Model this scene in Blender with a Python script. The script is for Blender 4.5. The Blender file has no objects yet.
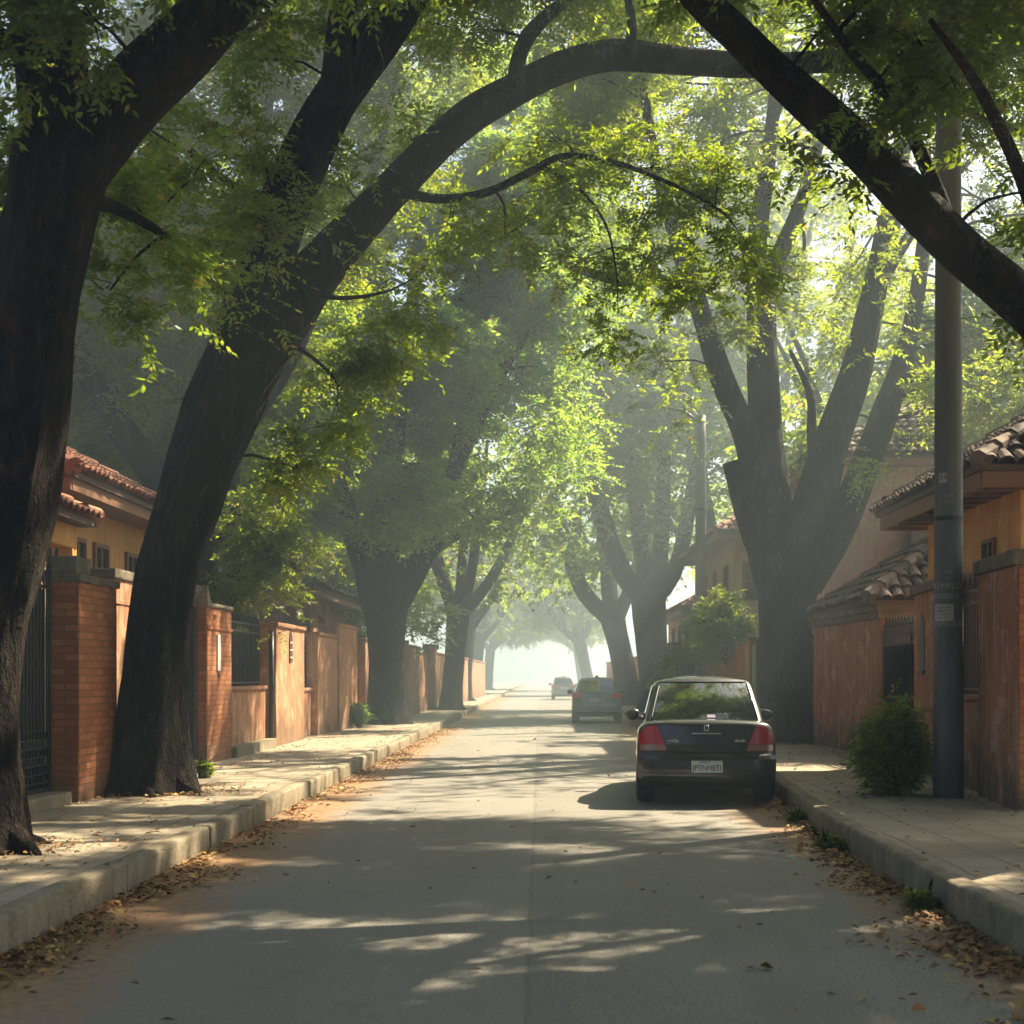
import bpy, bmesh, math, random
import numpy as np
from mathutils import Vector, Matrix, Quaternion
SC = bpy.context.scene
COL = SC.collection
R = math.radians
rng = np.random.default_rng(7)
random.seed(7)
# ------------------------------------------------------------------ camera
F, VX, VY, H = 1500.0, 540.0, 676.0, 1.55      # focal length in pixels, vanishing point, eye height
cd = bpy.data.cameras.new('camera'); cam = bpy.data.objects.new('camera', cd); COL.objects.link(cam)
cam.location = (0, 0, H); cam.rotation_euler = (R(90), 0, 0)
cd.sensor_width = 36; cd.lens = F / 1024 * 36
cd.shift_x = -(VX - 512) / 1024; cd.shift_y = (VY - 512) / 1024
cd.clip_start = .1; cd.clip_end = 3000
cd.dof.use_dof = True; cd.dof.focus_distance = 19; cd.dof.aperture_fstop = 3.2
SC.camera = cam
# ------------------------------------------------------------------ light
AZ, EL = R(48), R(47)                          # sun: to the right of the view direction, this high
S = Vector((math.sin(AZ) * math.cos(EL), math.cos(AZ) * math.cos(EL), math.sin(EL)))
W = bpy.data.worlds.new("World"); SC.world = W; W.use_nodes = True
nt = W.node_tree
sky = nt.nodes.new('ShaderNodeTexSky'); sky.sky_type = 'NISHITA'; sky.sun_disc = False
sky.sun_elevation = EL; sky.sun_rotation = AZ; sky.dust_density = 4.0; sky.air_density = .9
nt.links.new(sky.outputs[0], nt.nodes['Background'].inputs[0])
nt.nodes['Background'].inputs[1].default_value = .05
sl = bpy.data.lights.new('sun', 'SUN'); sl.energy = 5.0; sl.angle = R(.53); sl.color = (1, .85, .60)
sun = bpy.data.objects.new('sun', sl); COL.objects.link(sun); sun.location = S * 60
sun.rotation_euler = S.to_track_quat('Z', 'Y').to_euler()
vs = SC.view_settings; vs.view_transform = 'Standard'; vs.look = 'None'; vs.gamma = 1; vs.exposure = 2.0
cy = SC.cycles
cy.max_bounces = 8; cy.diffuse_bounces = 4; cy.glossy_bounces = 3; cy.transmission_bounces = 5
cy.transparent_max_bounces = 8; cy.volume_bounces = 0; cy.sample_clamp_indirect = 6; cy.sample_clamp_direct = 0
cy.caustics_reflective = False; cy.caustics_refractive = False
cy.use_denoising = True
try: cy.denoiser = 'OPENIMAGEDENOISE'
except Exception: pass
HAZE = .0052
# ------------------------------------------------------------------ helpers
def at(px, py, Y): return Vector(((px - VX) * Y / F, Y, H + (VY - py) * Y / F))
def tag(o, label=None, cat=None, group=None, kind=None):
    if label: o['label'] = label
    if cat: o['category'] = cat
    if group: o['group'] = group
    if kind: o['kind'] = kind
    return o
def empty(name, loc, label, cat, group=None, rz=0):
    o = bpy.data.objects.new(name, None); COL.objects.link(o); o.location = loc; o.rotation_euler = (0, 0, rz)
    o.empty_display_size = .2
    return tag(o, label, cat, group)
def root_of(o):
    while o.parent: o = o.parent
    return o
class Frame:
    """local (u along, n outward, z up) -> world"""
    def __init__(s, o, u, n):
        s.o = Vector((o[0], o[1], 0)); s.u = Vector((u[0], u[1], 0)).normalized(); s.n = Vector((n[0], n[1], 0)).normalized()
    def __call__(s, u, n, z): return s.o + s.u * u + s.n * n + Vector((0, 0, z))
ID = Frame((0, 0), (1, 0), (0, 1))
class MB:
    def __init__(s): s.v = []; s.f = []
    def add(s, vs_, fs):
        k = len(s.v); s.v += [tuple(p) for p in vs_]; s.f += [tuple(i + k for i in f) for f in fs]; return s
    def box(s, u0, u1, n0, n1, z0, z1, fr=ID, b=0.0, jit=0.0):
        c = [fr(u, n, z) for u in (u0, u1) for n in (n0, n1) for z in (z0, z1)]
        fs = [(0, 1, 3, 2), (4, 6, 7, 5), (0, 4, 5, 1), (2, 3, 7, 6), (0, 2, 6, 4), (1, 5, 7, 3)]
        if b <= 0: return s.add(c, fs)
        bm = bmesh.new(); vv = [bm.verts.new(p) for p in c]
        for f in fs: bm.faces.new([vv[i] for i in f])
        bmesh.ops.bevel(bm, geom=bm.edges[:], offset=b, segments=2, affect='EDGES', profile=.6)
        if jit:
            bmesh.ops.subdivide_edges(bm, edges=[e for e in bm.edges if e.calc_length() > .3], cuts=4, use_grid_fill=True)
            for v in bm.verts: v.co += Vector((random.uniform(-jit, jit), random.uniform(-jit, jit), random.uniform(-jit, jit)))
        bm.verts.index_update(); s.add([v.co[:] for v in bm.verts], [[v.index for v in f.verts] for f in bm.faces]); bm.free()
        return s
    def tube(s, pts, rad, n=8, cap=True, bump=None):
        pts = [Vector(p) for p in pts]; m = len(pts)
        if not hasattr(rad, '__len__'): rad = [rad] * m
        t0 = (pts[1] - pts[0]).normalized()
        x = t0.orthogonal().normalized(); rings = []
        for i, p in enumerate(pts):
            t = (pts[min(i + 1, m - 1)] - pts[max(i - 1, 0)])
            t = t.normalized() if t.length > 1e-9 else t0
            x = (x - t * x.dot(t)).normalized(); y = t.cross(x)
            for j in range(n):
                a = 2 * math.pi * j / n; r = rad[i] * (bump(i, j, p, a) if bump else 1)
                rings.append(p + (x * math.cos(a) + y * math.sin(a)) * r)
        fs = [(i * n + j, i * n + (j + 1) % n, (i + 1) * n + (j + 1) % n, (i + 1) * n + j) for i in range(m - 1) for j in range(n)]
        if cap: fs += [tuple(range(n - 1, -1, -1)), tuple((m - 1) * n + j for j in range(n))]
        return s.add(rings, fs)
    def lathe(s, prof, c, n=20, axis='Z'):
        vs_ = []
        for r, h in prof:
            for j in range(n):
                a = 2 * math.pi * j / n
                p = (r * math.cos(a), r * math.sin(a), h) if axis == 'Z' else (h, r * math.cos(a), r * math.sin(a))
                vs_.append(Vector(c) + Vector(p))
        m = len(prof)
        fs = [(i * n + j, i * n + (j + 1) % n, (i + 1) * n + (j + 1) % n, (i + 1) * n + j) for i in range(m - 1) for j in range(n)]
        fs += [tuple(range(n - 1, -1, -1)), tuple((m - 1) * n + j for j in range(n))]
        return s.add(vs_, fs)
    def prism(s, poly, n0, n1, fr=ID):
        """poly in (u,z), extruded along n"""
        k = len(poly); vs_ = [fr(u, n0, z) for u, z in poly] + [fr(u, n1, z) for u, z in poly]
        fs = [tuple(range(k)), tuple(range(2 * k - 1, k - 1, -1))] + [(i, k + i, k + (i + 1) % k, (i + 1) % k) for i in range(k)]
        return s.add(vs_, fs)
    def grid(s, P, close=False):
        r, c = len(P), len(P[0]); vs_ = [p for row in P for p in row]
        return s.add(vs_, [(i * c + j, i * c + j + 1, (i + 1) * c + j + 1, (i + 1) * c + j) for i in range(r - 1) for j in range(c - 1)])
    def build(s, name, m, parent=None, smooth=False, local=False, fix=True):
        me = bpy.data.meshes.new(name)
        v = s.v
        if parent is not None and not local:
            L = root_of(parent).location; v = [(a - L.x, b - L.y, c - L.z) for a, b, c in v]
        me.from_pydata(v, [], s.f)
        if fix:
            bm = bmesh.new(); bm.from_mesh(me); bmesh.ops.recalc_face_normals(bm, faces=bm.faces[:]); bm.to_mesh(me); bm.free()
        if smooth: me.polygons.foreach_set('use_smooth', [True] * len(me.polygons))
        me.materials.append(m); me.update()
        o = bpy.data.objects.new(name, me); COL.objects.link(o)
        if parent is not None: o.parent = parent
        return o
def np_mesh(name, V, quads, m, parent=None, smooth=False):
    """V (N,3), quads (M,4) numpy"""
    me = bpy.data.meshes.new(name)
    if parent is not None:
        L = root_of(parent).location; V = V - np.array([L.x, L.y, L.z])
    k = quads.shape[1]
    me.vertices.add(len(V)); me.vertices.foreach_set('co', V.astype(np.float32).ravel())
    me.loops.add(quads.size); me.loops.foreach_set('vertex_index', quads.astype(np.int32).ravel())
    me.polygons.add(len(quads)); me.polygons.foreach_set('loop_start', np.arange(0, quads.size, k, dtype=np.int32))
    me.polygons.foreach_set('loop_total', np.full(len(quads), k, np.int32))
    if smooth: me.polygons.foreach_set('use_smooth', np.ones(len(quads), bool))
    me.materials.append(m); me.update(calc_edges=True)
    o = bpy.data.objects.new(name, me); COL.objects.link(o)
    if parent is not None: o.parent = parent
    return o
def copy_thing(o, loc, rz=0, sc=1.0):
    c = o.copy(); COL.objects.link(c); c.location = loc; c.rotation_euler = (0, 0, rz); c.scale = (sc, sc, sc)
    for ch in o.children:
        d = ch.copy(); COL.objects.link(d); d.parent = c
        for g in ch.children:
            e = g.copy(); COL.objects.link(e); e.parent = d
    return c
# smooth value noise (numpy)
_NT = np.random.default_rng(3).random((256, 256))
def vnoise(x, y):
    x = np.asarray(x, float); y = np.asarray(y, float)
    xi = np.floor(x).astype(int); yi = np.floor(y).astype(int); fx = x - xi; fy = y - yi
    fx = fx * fx * (3 - 2 * fx); fy = fy * fy * (3 - 2 * fy)
    g = lambda a, b: _NT[a % 256, b % 256]
    return (g(xi, yi) * (1 - fx) + g(xi + 1, yi) * fx) * (1 - fy) + (g(xi, yi + 1) * (1 - fx) + g(xi + 1, yi + 1) * fx) * fy
# ------------------------------------------------------------------ materials
class NT:
    def __init__(s, name):
        s.m = bpy.data.materials.new(name); s.m.use_nodes = True; s.t = s.m.node_tree
        s.b = s.t.nodes['Principled BSDF']; s.out = s.t.nodes['Material Output']
    def n(s, typ, ins=None, **kw):
        nd = s.t.nodes.new('ShaderNode' + typ)
        for k, v in kw.items(): setattr(nd, k, v)
        for k, v in (ins or {}).items():
            i = nd.inputs[k]
            if hasattr(v, 'is_linked') or hasattr(v, 'links'): s.t.links.new(v, i)
            else:
                if isinstance(v, (tuple, list)) and len(v) == 3 and i.type == 'RGBA': v = (*v, 1)
                i.default_value = v
        return nd
    def set(s, **kw):
        for k, v in kw.items():
            i = s.b.inputs[k.replace('_', ' ')]
            if hasattr(v, 'links'): s.t.links.new(v, i)
            else:
                if isinstance(v, (tuple, list)) and len(v) == 3: v = (*v, 1)
                i.default_value = v
    def pos(s): return s.n('NewGeometry').outputs['Position']
    def obj(s): return s.n('TexCoord').outputs['Object']
    def scale(s, vec, sx, sy, sz):
        return s.n('Mapping', {'Vector': vec, 'Scale': (sx, sy, sz)}).outputs[0]
    def noise(s, vec, sc, det=4, rough=.6, dist=0): return s.n('TexNoise', {'Vector': vec, 'Scale': sc, 'Detail': det, 'Roughness': rough, 'Distortion': dist}).outputs[0]
    def ramp(s, fac, stops, interp='LINEAR'):
        r = s.n('ValToRGB', {'Fac': fac}); cr = r.color_ramp; cr.interpolation = interp
        while len(cr.elements) < len(stops): cr.elements.new(.5)
        for e, (p, c) in zip(cr.elements, stops):
            e.position = p; e.color = (*c, 1) if hasattr(c, '__len__') else (c, c, c, 1)
        return r.outputs[0]
    def mix(s, f, a, b, mode='MIX'):
        nd = s.n('Mix', data_type='RGBA', blend_type=mode)
        for i, v in ((nd.inputs[0], f), (nd.inputs[6], a), (nd.inputs[7], b)):
            if hasattr(v, 'links'): s.t.links.new(v, i)
            else: i.default_value = (*v, 1) if hasattr(v, '__len__') else v
        return nd.outputs[2]
    def math(s, op, a, b=0.0, c=0.0, clamp=False):
        nd = s.n('Math', operation=op, use_clamp=clamp)
        for i, v in zip(nd.inputs, (a, b, c)):
            if hasattr(v, 'links'): s.t.links.new(v, i)
            else: i.default_value = v
        return nd.outputs[0]
    def bump(s, h, strength=.4, dist=.02):
        s.set(Normal=s.n('Bump', {'Height': h, 'Strength': strength, 'Distance': dist}).outputs[0])
    def boxuv(s):
        """wall coordinates: along the face horizontally, z upward"""
        g = s.n('NewGeometry'); p = s.n('SeparateXYZ', {0: g.outputs['Position']}); q = s.n('SeparateXYZ', {0: g.outputs['True Normal']})
        k = s.math('GREATER_THAN', s.math('ABSOLUTE', q.outputs[0]), s.math('ABSOLUTE', q.outputs[1]))
        u = s.math('ADD', s.math('MULTIPLY', p.outputs[1], k), s.math('MULTIPLY', p.outputs[0], s.math('SUBTRACT', 1.0, k)))
        return s.n('CombineXYZ', {0: u, 1: p.outputs[2], 2: 0.0}).outputs[0], p.outputs[2]
def simple(name, col, rough=.6, metal=0.0, spec=.5, coat=0.0, var=.15, sc=8):
    t = NT(name)
    if var:
        f = t.noise(t.obj(), sc)
        t.set(Base_Color=t.mix(t.ramp(f, [(.3, 0), (.7, 1)]), tuple(c * (1 - var) for c in col), tuple(min(1, c * (1 + var)) for c in col)))
    else: t.set(Base_Color=col)
    t.set(Roughness=rough, Metallic=metal, Specular_IOR_Level=spec, Coat_Weight=coat)
    return t.m
def m_asphalt():
    t = NT('asphalt'); p = t.pos(); x = t.n('SeparateXYZ', {0: p}).outputs[0]
    big = t.noise(p, .35, 5); fine = t.noise(p, 90, 3, .7); mid = t.noise(t.scale(p, 3, .5, 1), 1.2, 5)
    c = t.ramp(big, [(.32, (.13, .12, .105)), (.5, (.19, .177, .155)), (.68, (.25, .233, .205))])
    c = t.mix(.6, c, t.ramp(t.noise(p, 55, 4, .75), [(.38, (.05, .047, .042)), (.5, (.18, .168, .148)), (.64, (.42, .39, .34))]))
    c = t.mix(t.ramp(t.noise(t.scale(p, 1.6, .22, 1), 1, 5, .6), [(.45, 0), (.7, .4)]), c, (.12, .108, .09))
    lane = t.math('MULTIPLY', t.math('LESS_THAN', t.math('ADD', x, t.math('MULTIPLY', mid, .1)), -.03), .5)
    c = t.mix(lane, c, t.mix(.4, c, (.29, .272, .24)))
    # tar seam down the middle
    wob = t.math('MULTIPLY', t.math('SUBTRACT', t.noise(t.scale(p, 0, 1, 0), 1.6, 3), .5), .09)
    d = t.math('ABSOLUTE', t.math('ADD', t.math('ADD', x, .06), wob))
    seam = t.math('LESS_THAN', d, t.math('MULTIPLY', t.math('SUBTRACT', t.noise(p, 5, 4, .7), .25, clamp=True), .045))
    c = t.mix(t.math('MULTIPLY', seam, .3), c, (.06, .057, .052))
    # cracks
    vo = t.n('TexVoronoi', {'Vector': t.n('VectorMath', {0: p, 1: t.n('TexNoise', {'Vector': p, 'Scale': 2.5}).outputs[1]}, operation='ADD').outputs[0], 'Scale': .42}, feature='DISTANCE_TO_EDGE').outputs[0]
    ck = t.math('MULTIPLY', t.math('LESS_THAN', vo, .008), t.math('GREATER_THAN', t.noise(p, .5, 2), .52))
    c = t.mix(t.math('MULTIPLY', ck, .18), c, (.05, .048, .045))
    # earth washed into the gutters
    e = t.math('SUBTRACT', t.math('ABSOLUTE', t.math('SUBTRACT', x, .0)), t.math('MULTIPLY', t.noise(t.scale(p, 1, .35, 1), 1.7, 6, .65), 1.3))
    m = t.ramp(t.math('MULTIPLY', t.math('SUBTRACT', e, 1.38), 1.5, clamp=True), [(.0, 0), (.75, 1)])
    dirt = t.ramp(t.noise(p, 14, 5), [(.35, (.20, .10, .042)), (.65, (.38, .215, .10))])
    c = t.mix(t.math('MULTIPLY', m, .95), c, dirt)
    t.set(Base_Color=c, Roughness=.62, Specular_IOR_Level=.5)
    t.bump(t.math('ADD', fine, t.math('MULTIPLY', t.noise(p, 6, 4), 1.2)), .8, .014)
    return t.m
def m_paving():
    t = NT('paving'); p = t.pos(); s_ = t.n('SeparateXYZ', {0: p})
    br = t.n('TexBrick', {'Vector': t.n('CombineXYZ', {0: s_.outputs[1], 1: s_.outputs[0], 2: 0.0}).outputs[0], 'Scale': 1.0, 'Mortar Size': .012, 'Mortar Smooth': .3, 'Brick Width': .62, 'Row Height': .42, 'Bias': -.2,
                          'Color1': (.30, .255, .19, 1), 'Color2': (.40, .345, .265, 1), 'Mortar': (.15, .115, .08, 1)})
    n1 = t.noise(p, 1.1, 6, .65); n2 = t.noise(p, 24, 4)
    c = t.mix(t.ramp(n1, [(.42, 0), (.66, .75)]), br.outputs[0], (.26, .19, .12))
    c = t.mix(t.math('MULTIPLY', n2, .35), c, t.ramp(n2, [(.35, (.15, .12, .085)), (.65, (.47, .41, .32))]))
    t.set(Base_Color=c, Roughness=.75, Specular_IOR_Level=.35)
    h = t.math('ADD', t.math('MULTIPLY', br.outputs[1], -1.0), t.math('ADD', t.math('MULTIPLY', n2, .35), t.math('MULTIPLY', n1, .8)))
    t.bump(h, .6, .015); return t.m
def m_kerb():
    t = NT('kerb_concrete'); p = t.pos(); z = t.n('SeparateXYZ', {0: p}).outputs[2]
    n1 = t.noise(t.scale(p, 6, 6, 1.4), 1, 6, .7); n2 = t.noise(p, 30, 5, .7)
    c = t.ramp(n1, [(.3, (.13, .105, .07)), (.5, (.27, .225, .155)), (.75, (.38, .325, .235))])
    c = t.mix(t.ramp(t.noise(p, 1.6, 6, .7), [(.5, 0), (.62, .65)]), c, (.12, .095, .06))
    c = t.mix(t.math('MULTIPLY', n2, .6), c, t.ramp(n2, [(.3, (.10, .085, .06)), (.7, (.42, .36, .27))]))
    t.set(Base_Color=c, Roughness=.85, Specular_IOR_Level=.25)
    t.bump(t.math('ADD', n1, n2), .8, .02); return t.m
def m_earth():
    t = NT('earth'); p = t.pos(); n = t.noise(p, 3, 6)
    t.set(Base_Color=t.ramp(n, [(.3, (.11, .08, .05)), (.55, (.2, .15, .09)), (.75, (.12, .13, .05))]), Roughness=.9)
    t.bump(n, .6, .05); return t.m
def m_brick():
    t = NT('red_brick'); uv, z = t.boxuv(); p = t.pos()
    wv = t.n('VectorMath', {0: uv, 1: t.n('VectorMath', {0: t.n('TexNoise', {'Vector': p, 'Scale': 9}).outputs[1], 1: (.012, .012, .0)}, operation='MULTIPLY').outputs[0]}, operation='ADD').outputs[0]
    br = t.n('TexBrick', {'Vector': wv, 'Scale': 1.0, 'Mortar Size': .010, 'Mortar Smooth': .3, 'Brick Width': .235, 'Row Height': .078, 'Bias': -.1,
                          'Color1': (.30, .085, .03, 1), 'Color2': (.52, .205, .085, 1), 'Mortar': (.20, .10, .055, 1)})
    n1 = t.noise(p, 2.2, 5); n2 = t.noise(p, 40, 4)
    c = t.mix(t.ramp(n1, [(.45, 0), (.75, .6)]), br.outputs[0], (.26, .10, .05))
    c = t.mix(t.math('MULTIPLY', n2, .35), c, t.ramp(n2, [(.3, (.18, .07, .03)), (.7, (.6, .28, .13))]))
    ms = t.ramp(t.math('ADD', t.math('MULTIPLY', z, -1.0), t.math('MULTIPLY', t.noise(t.scale(p, 4, 4, 1), 1.5, 5), 1.1)), [(.0, 0), (.25, .65)])
    c = t.mix(ms, c, (.16, .11, .06))
    t.set(Base_Color=c, Roughness=.85, Specular_IOR_Level=.25)
    t.bump(t.math('ADD', t.math('MULTIPLY', br.outputs[1], -1.0), t.math('MULTIPLY', n2, .5)), .7, .012); return t.m
def m_plaster(name, a, b, moss=.9, streak=(.46, .30, .20), brick=.0):
    """old limewash: vertical rain streaks, patches of bare render, ragged damp growth above the pavement"""
    t = NT(name); p = t.pos(); uv, z = t.boxuv()
    n1 = t.noise(p, 1.3, 5); n2 = t.noise(p, 35, 4); st = t.noise(t.scale(p, 9, 9, .5), 1, 5, .65)
    c = t.mix(t.ramp(n1, [(.35, 0), (.65, 1)]), a, b)
    c = t.mix(t.ramp(st, [(.47, 0), (.62, .85)]), c, streak)
    c = t.mix(t.ramp(t.noise(p, 2.4, 7, .75), [(.54, 0), (.60, .6)]), c, tuple(min(1, x * 1.35 + .03) for x in streak))
    c = t.mix(t.ramp(t.noise(t.scale(p, 11, 11, .8), 1.3, 5, .7), [(.54, 0), (.72, .7)]), c, tuple(x * .45 for x in a))
    c = t.mix(t.math('MULTIPLY', n2, .25), c, t.ramp(n2, [(.3, tuple(x * .6 for x in a)), (.7, tuple(min(1, x * 1.3) for x in b))]))
    h = t.math('MULTIPLY', n2, .5)
    if moss:
        gate_ = t.ramp(t.noise(p, .55, 3), [(.38, .0), (.62, 1)])
        e = t.math('SUBTRACT', t.math('MULTIPLY', t.noise(t.scale(p, 3.2, 3.2, 1.5), 1.3, 7, .72), 2.1), t.math('ADD', t.math('MULTIPLY', z, .95), t.math('MULTIPLY', t.math('SUBTRACT', 1.0, gate_), .55)))
        e2 = t.ramp(e, [(.0, 0), (.4, moss)])
        c = t.mix(e2, c, t.ramp(n2, [(.3, (.055, .045, .03)), (.7, (.16, .12, .075))]))
    t.set(Base_Color=c, Roughness=.9, Specular_IOR_Level=.2)
    t.bump(t.math('ADD', h, n1), .5, .015); return t.m
def m_tile(name, cols):
    t = NT(name); p = t.pos(); r = t.n('NewGeometry').outputs['Random Per Island']
    n = t.noise(p, 3.2, 3); n2 = t.noise(p, 28, 4)
    f = t.math('ADD', t.math('MULTIPLY', r, .55), t.math('MULTIPLY', n, .45))
    c = t.ramp(f, [(.25, cols[0]), (.5, cols[1]), (.75, cols[2])])
    c = t.mix(t.ramp(t.noise(p, 6, 5), [(.5, 0), (.72, .7)]), c, (.07, .055, .04))
    t.set(Base_Color=c, Roughness=.8, Specular_IOR_Level=.3); t.bump(n2, .4, .01); return t.m
def m_stone():
    t = NT('weathered_stone'); p = t.pos(); n = t.noise(p, 5, 6, .7); n2 = t.noise(p, 40, 4)
    c = t.ramp(n, [(.3, (.07, .06, .045)), (.55, (.17, .145, .105)), (.75, (.29, .25, .18))])
    t.set(Base_Color=c, Roughness=.9, Specular_IOR_Level=.2); t.bump(t.math('ADD', n, n2), .6, .015); return t.m
def m_bark(name, a, b):
    t = NT(name); p = t.obj()
    wv = t.n('VectorMath', {0: p, 1: t.n('VectorMath', {0: t.n('TexNoise', {'Vector': p, 'Scale': 3.5, 'Detail': 4}).outputs[1], 1: (.22, .22, .5)}, operation='MULTIPLY').outputs[0]}, operation='ADD').outputs[0]
    ra = t.math('ABSOLUTE', t.math('SUBTRACT', t.noise(t.scale(wv, 11, 11, 1.8), 1, 3, .55), .5)); rb = t.math('ABSOLUTE', t.math('SUBTRACT', t.noise(t.scale(wv, 26, 26, 4.5), 1, 3, .6), .5))
    vo = t.math('ADD', t.math('MULTIPLY', ra, 1.1), t.math('MULTIPLY', rb, .7))
    n2 = t.noise(p, 45, 5, .7); n1 = t.noise(t.scale(p, 6, 6, 1.2), 1, 5, .65)
    h = t.math('ADD', t.math('MINIMUM', t.math('MULTIPLY', vo, 3.2), 1.0), t.math('MULTIPLY', n2, .5))
    c = t.ramp(t.math('MULTIPLY', h, .62), [(.12, tuple(x * .3 for x in a)), (.45, a), (.85, b)])  # shade painted in: crevices darker, ridges lighter, to deepen flat relief
    c = t.mix(t.ramp(n1, [(.55, 0), (.75, .5)]), c, (.06, .065, .045))
    t.set(Base_Color=c, Roughness=.92, Specular_IOR_Level=.18)
    t.bump(t.math('ADD', h, t.math('MULTIPLY', n1, .7)), 1.0, .06); return t.m
def m_leaf(name, lo, hi, tr, yel=.06):
    t = NT(name); r = t.n('NewGeometry').outputs['Random Per Island']
    c = t.ramp(r, [(0, lo), (1 - yel - .01, hi), (1 - yel, (.22, .17, .03)), (1, (.25, .13, .025))])
    k = t.ramp(r, [(0, tuple(x * .65 for x in tr)), (1 - yel - .01, tr), (1, (.5, .36, .05))])
    d = t.n('BsdfDiffuse', {'Color': c}); q = t.n('BsdfTranslucent', {'Color': k}); g = t.n('BsdfGlossy', {'Color': (.9, .95, 1), 'Roughness': .5})
    m1 = t.n('MixShader', {0: .56, 1: d.outputs[0], 2: q.outputs[0]}); m2 = t.n('MixShader', {0: .035, 1: m1.outputs[0], 2: g.outputs[0]})
    t.t.links.new(m2.outputs[0], t.out.inputs[0]); t.t.nodes.remove(t.b); return t.m
def m_litter():
    t = NT('dry_leaf'); r = t.n('NewGeometry').outputs['Random Per Island']
    t.set(Base_Color=t.ramp(r, [(0, (.10, .05, .022)), (.3, (.24, .115, .04)), (.6, (.36, .17, .05)), (.82, (.42, .25, .07)), (.92, (.45, .36, .1)), (1, (.14, .08, .04))]), Roughness=.7)
    return t.m
def m_pole():
    t = NT('grey_concrete'); p = t.obj(); n = t.noise(t.scale(p, 6, 6, .6), 1, 5); n2 = t.noise(p, 35, 4)
    c = t.ramp(n, [(.3, (.085, .09, .085)), (.7, (.155, .16, .15))]); c = t.mix(t.math('MULTIPLY', n2, .3), c, (.05, .05, .048))
    t.set(Base_Color=c, Roughness=.7, Specular_IOR_Level=.35); t.bump(n2, .3, .006); return t.m
M = dict(asphalt=m_asphalt(), paving=m_paving(), kerb=m_kerb(), earth=m_earth(), brick=m_brick(), stone=m_stone(), pole=m_pole(), litter=m_litter(),
    terra=m_plaster('terracotta_plaster', (.25, .10, .055), (.35, .155, .085), streak=(.40, .26, .175)),
    terra_old=m_plaster('weathered_plaster', (.30, .13, .07), (.40, .20, .11), streak=(.50, .31, .19), moss=.6),
    ochre=m_plaster('ochre_plaster', (.50, .25, .07), (.60, .32, .10), moss=0, streak=(.58, .33, .13)),
    mauve=m_plaster('dusty_pink_plaster', (.38, .25, .21), (.44, .30, .25), moss=0, streak=(.42, .28, .23)),
    cream=m_plaster('cream_plaster', (.56, .42, .28), (.62, .49, .34), moss=0, streak=(.55, .40, .27)),
    tile_red=m_tile('red_clay_tile', [(.13, .05, .032), (.24, .09, .05), (.36, .17, .105)]),
    tile_dark=m_tile('aged_clay_tile', [(.05, .036, .028), (.11, .075, .055), (.21, .14, .105)]),
    wood=simple('brown_painted_timber', (.17, .075, .035), .6), wood_dark=simple('dark_timber', (.07, .035, .02), .7),
    iron=simple('black_iron', (.018, .019, .02), .42, .3, .5), dark=simple('dark_room', (.012, .012, .012), .9, var=0),
    pane=simple('window_pane', (.02, .024, .026), .08, 0, .6, var=0), white=simple('white_enamel', (.7, .7, .68), .4), paper=simple('grey_paper', (.36, .34, .32), .8), ink=simple('dark_ink', (.02, .02, .025), .7, var=0),
    chalk=simple('faded_paint', (.34, .33, .29), .8, var=.4, sc=60), blue=simple('blue_glazing', (.02, .045, .06), .5), green_paint=simple('faded_green_door', (.12, .18, .15), .6),
    bark=m_bark('brown_bark', (.020, .013, .009), (.075, .050, .033)), bark_grey=m_bark('grey_bark', (.024, .021, .018), (.07, .062, .053)),
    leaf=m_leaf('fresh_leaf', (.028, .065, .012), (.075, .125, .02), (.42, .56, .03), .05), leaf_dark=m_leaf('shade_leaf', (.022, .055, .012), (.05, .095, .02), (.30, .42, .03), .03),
    leaf_gold=m_leaf('yellowing_leaf', (.05, .085, .012), (.12, .15, .02), (.42, .54, .03), .05), leaf_far=m_leaf('deep_green_leaf', (.04, .095, .02), (.085, .16, .03), (.46, .68, .06), .03))
# ------------------------------------------------------------------ setting: ground, road, pavements, kerbs
PV = .21                                       # pavement height
def struct(o): return tag(o, kind='structure')
def sheet(name, m, rows, z, zn=0.0):
    """rows: (Y, [x...]) -> one sheet"""
    P = [[(x, Y, z + (zn * float(vnoise(x * 1.3 + 40, Y * 1.3) - .5) if zn else 0)) for x in xs] for Y, xs in rows]
    b = MB().grid(P); return struct(b.build(name, m, smooth=bool(zn), fix=False))
LK = [(-12, -2.98), (8, -2.96), (20, -2.92), (60, -2.85), (110, -2.8), (400, -2.8)]
RK = [(-12, 2.6), (8, 2.64), (13, 2.68), (17.5, 2.92), (21, 3.17), (26, 3.22), (110, 3.2), (400, 3.2)]
def lerpk(K, y):
    for (a, x0), (b, x1) in zip(K, K[1:]):
        if y <= b: return x0 + (x1 - x0) * (y - a) / (b - a)
    return K[-1][1]
ys = list(np.arange(-12, 60, .5)) + list(np.arange(60, 400, 5))
struct(MB().grid([[(-420, -420, -.06), (420, -420, -.06)], [(-420, 420, -.06), (420, 420, -.06)]]).build('ground', M['earth'], fix=False))
sheet('road', M['asphalt'], [(y, list(np.linspace(-3.4, 3.6, 15))) for y in ys], 0)
sheet('pavement_left', M['paving'], [(y, list(np.linspace(-7.5, lerpk(LK, y) - .16, 14))) for y in ys], PV - .01, .03)
sheet('pavement_right', M['paving'], [(y, list(np.linspace(lerpk(RK, y) + .16, 7.5, 14))) for y in ys], PV - .01, .03)
for s_, nm in ((-1, 'yard_left'), (1, 'yard_right')):
    x0, x1 = sorted((s_ * 7.45, s_ * 60)); sheet(nm, M['earth'], [(-12, [x0, x1]), (130, [x0, x1])], PV - .03)
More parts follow.
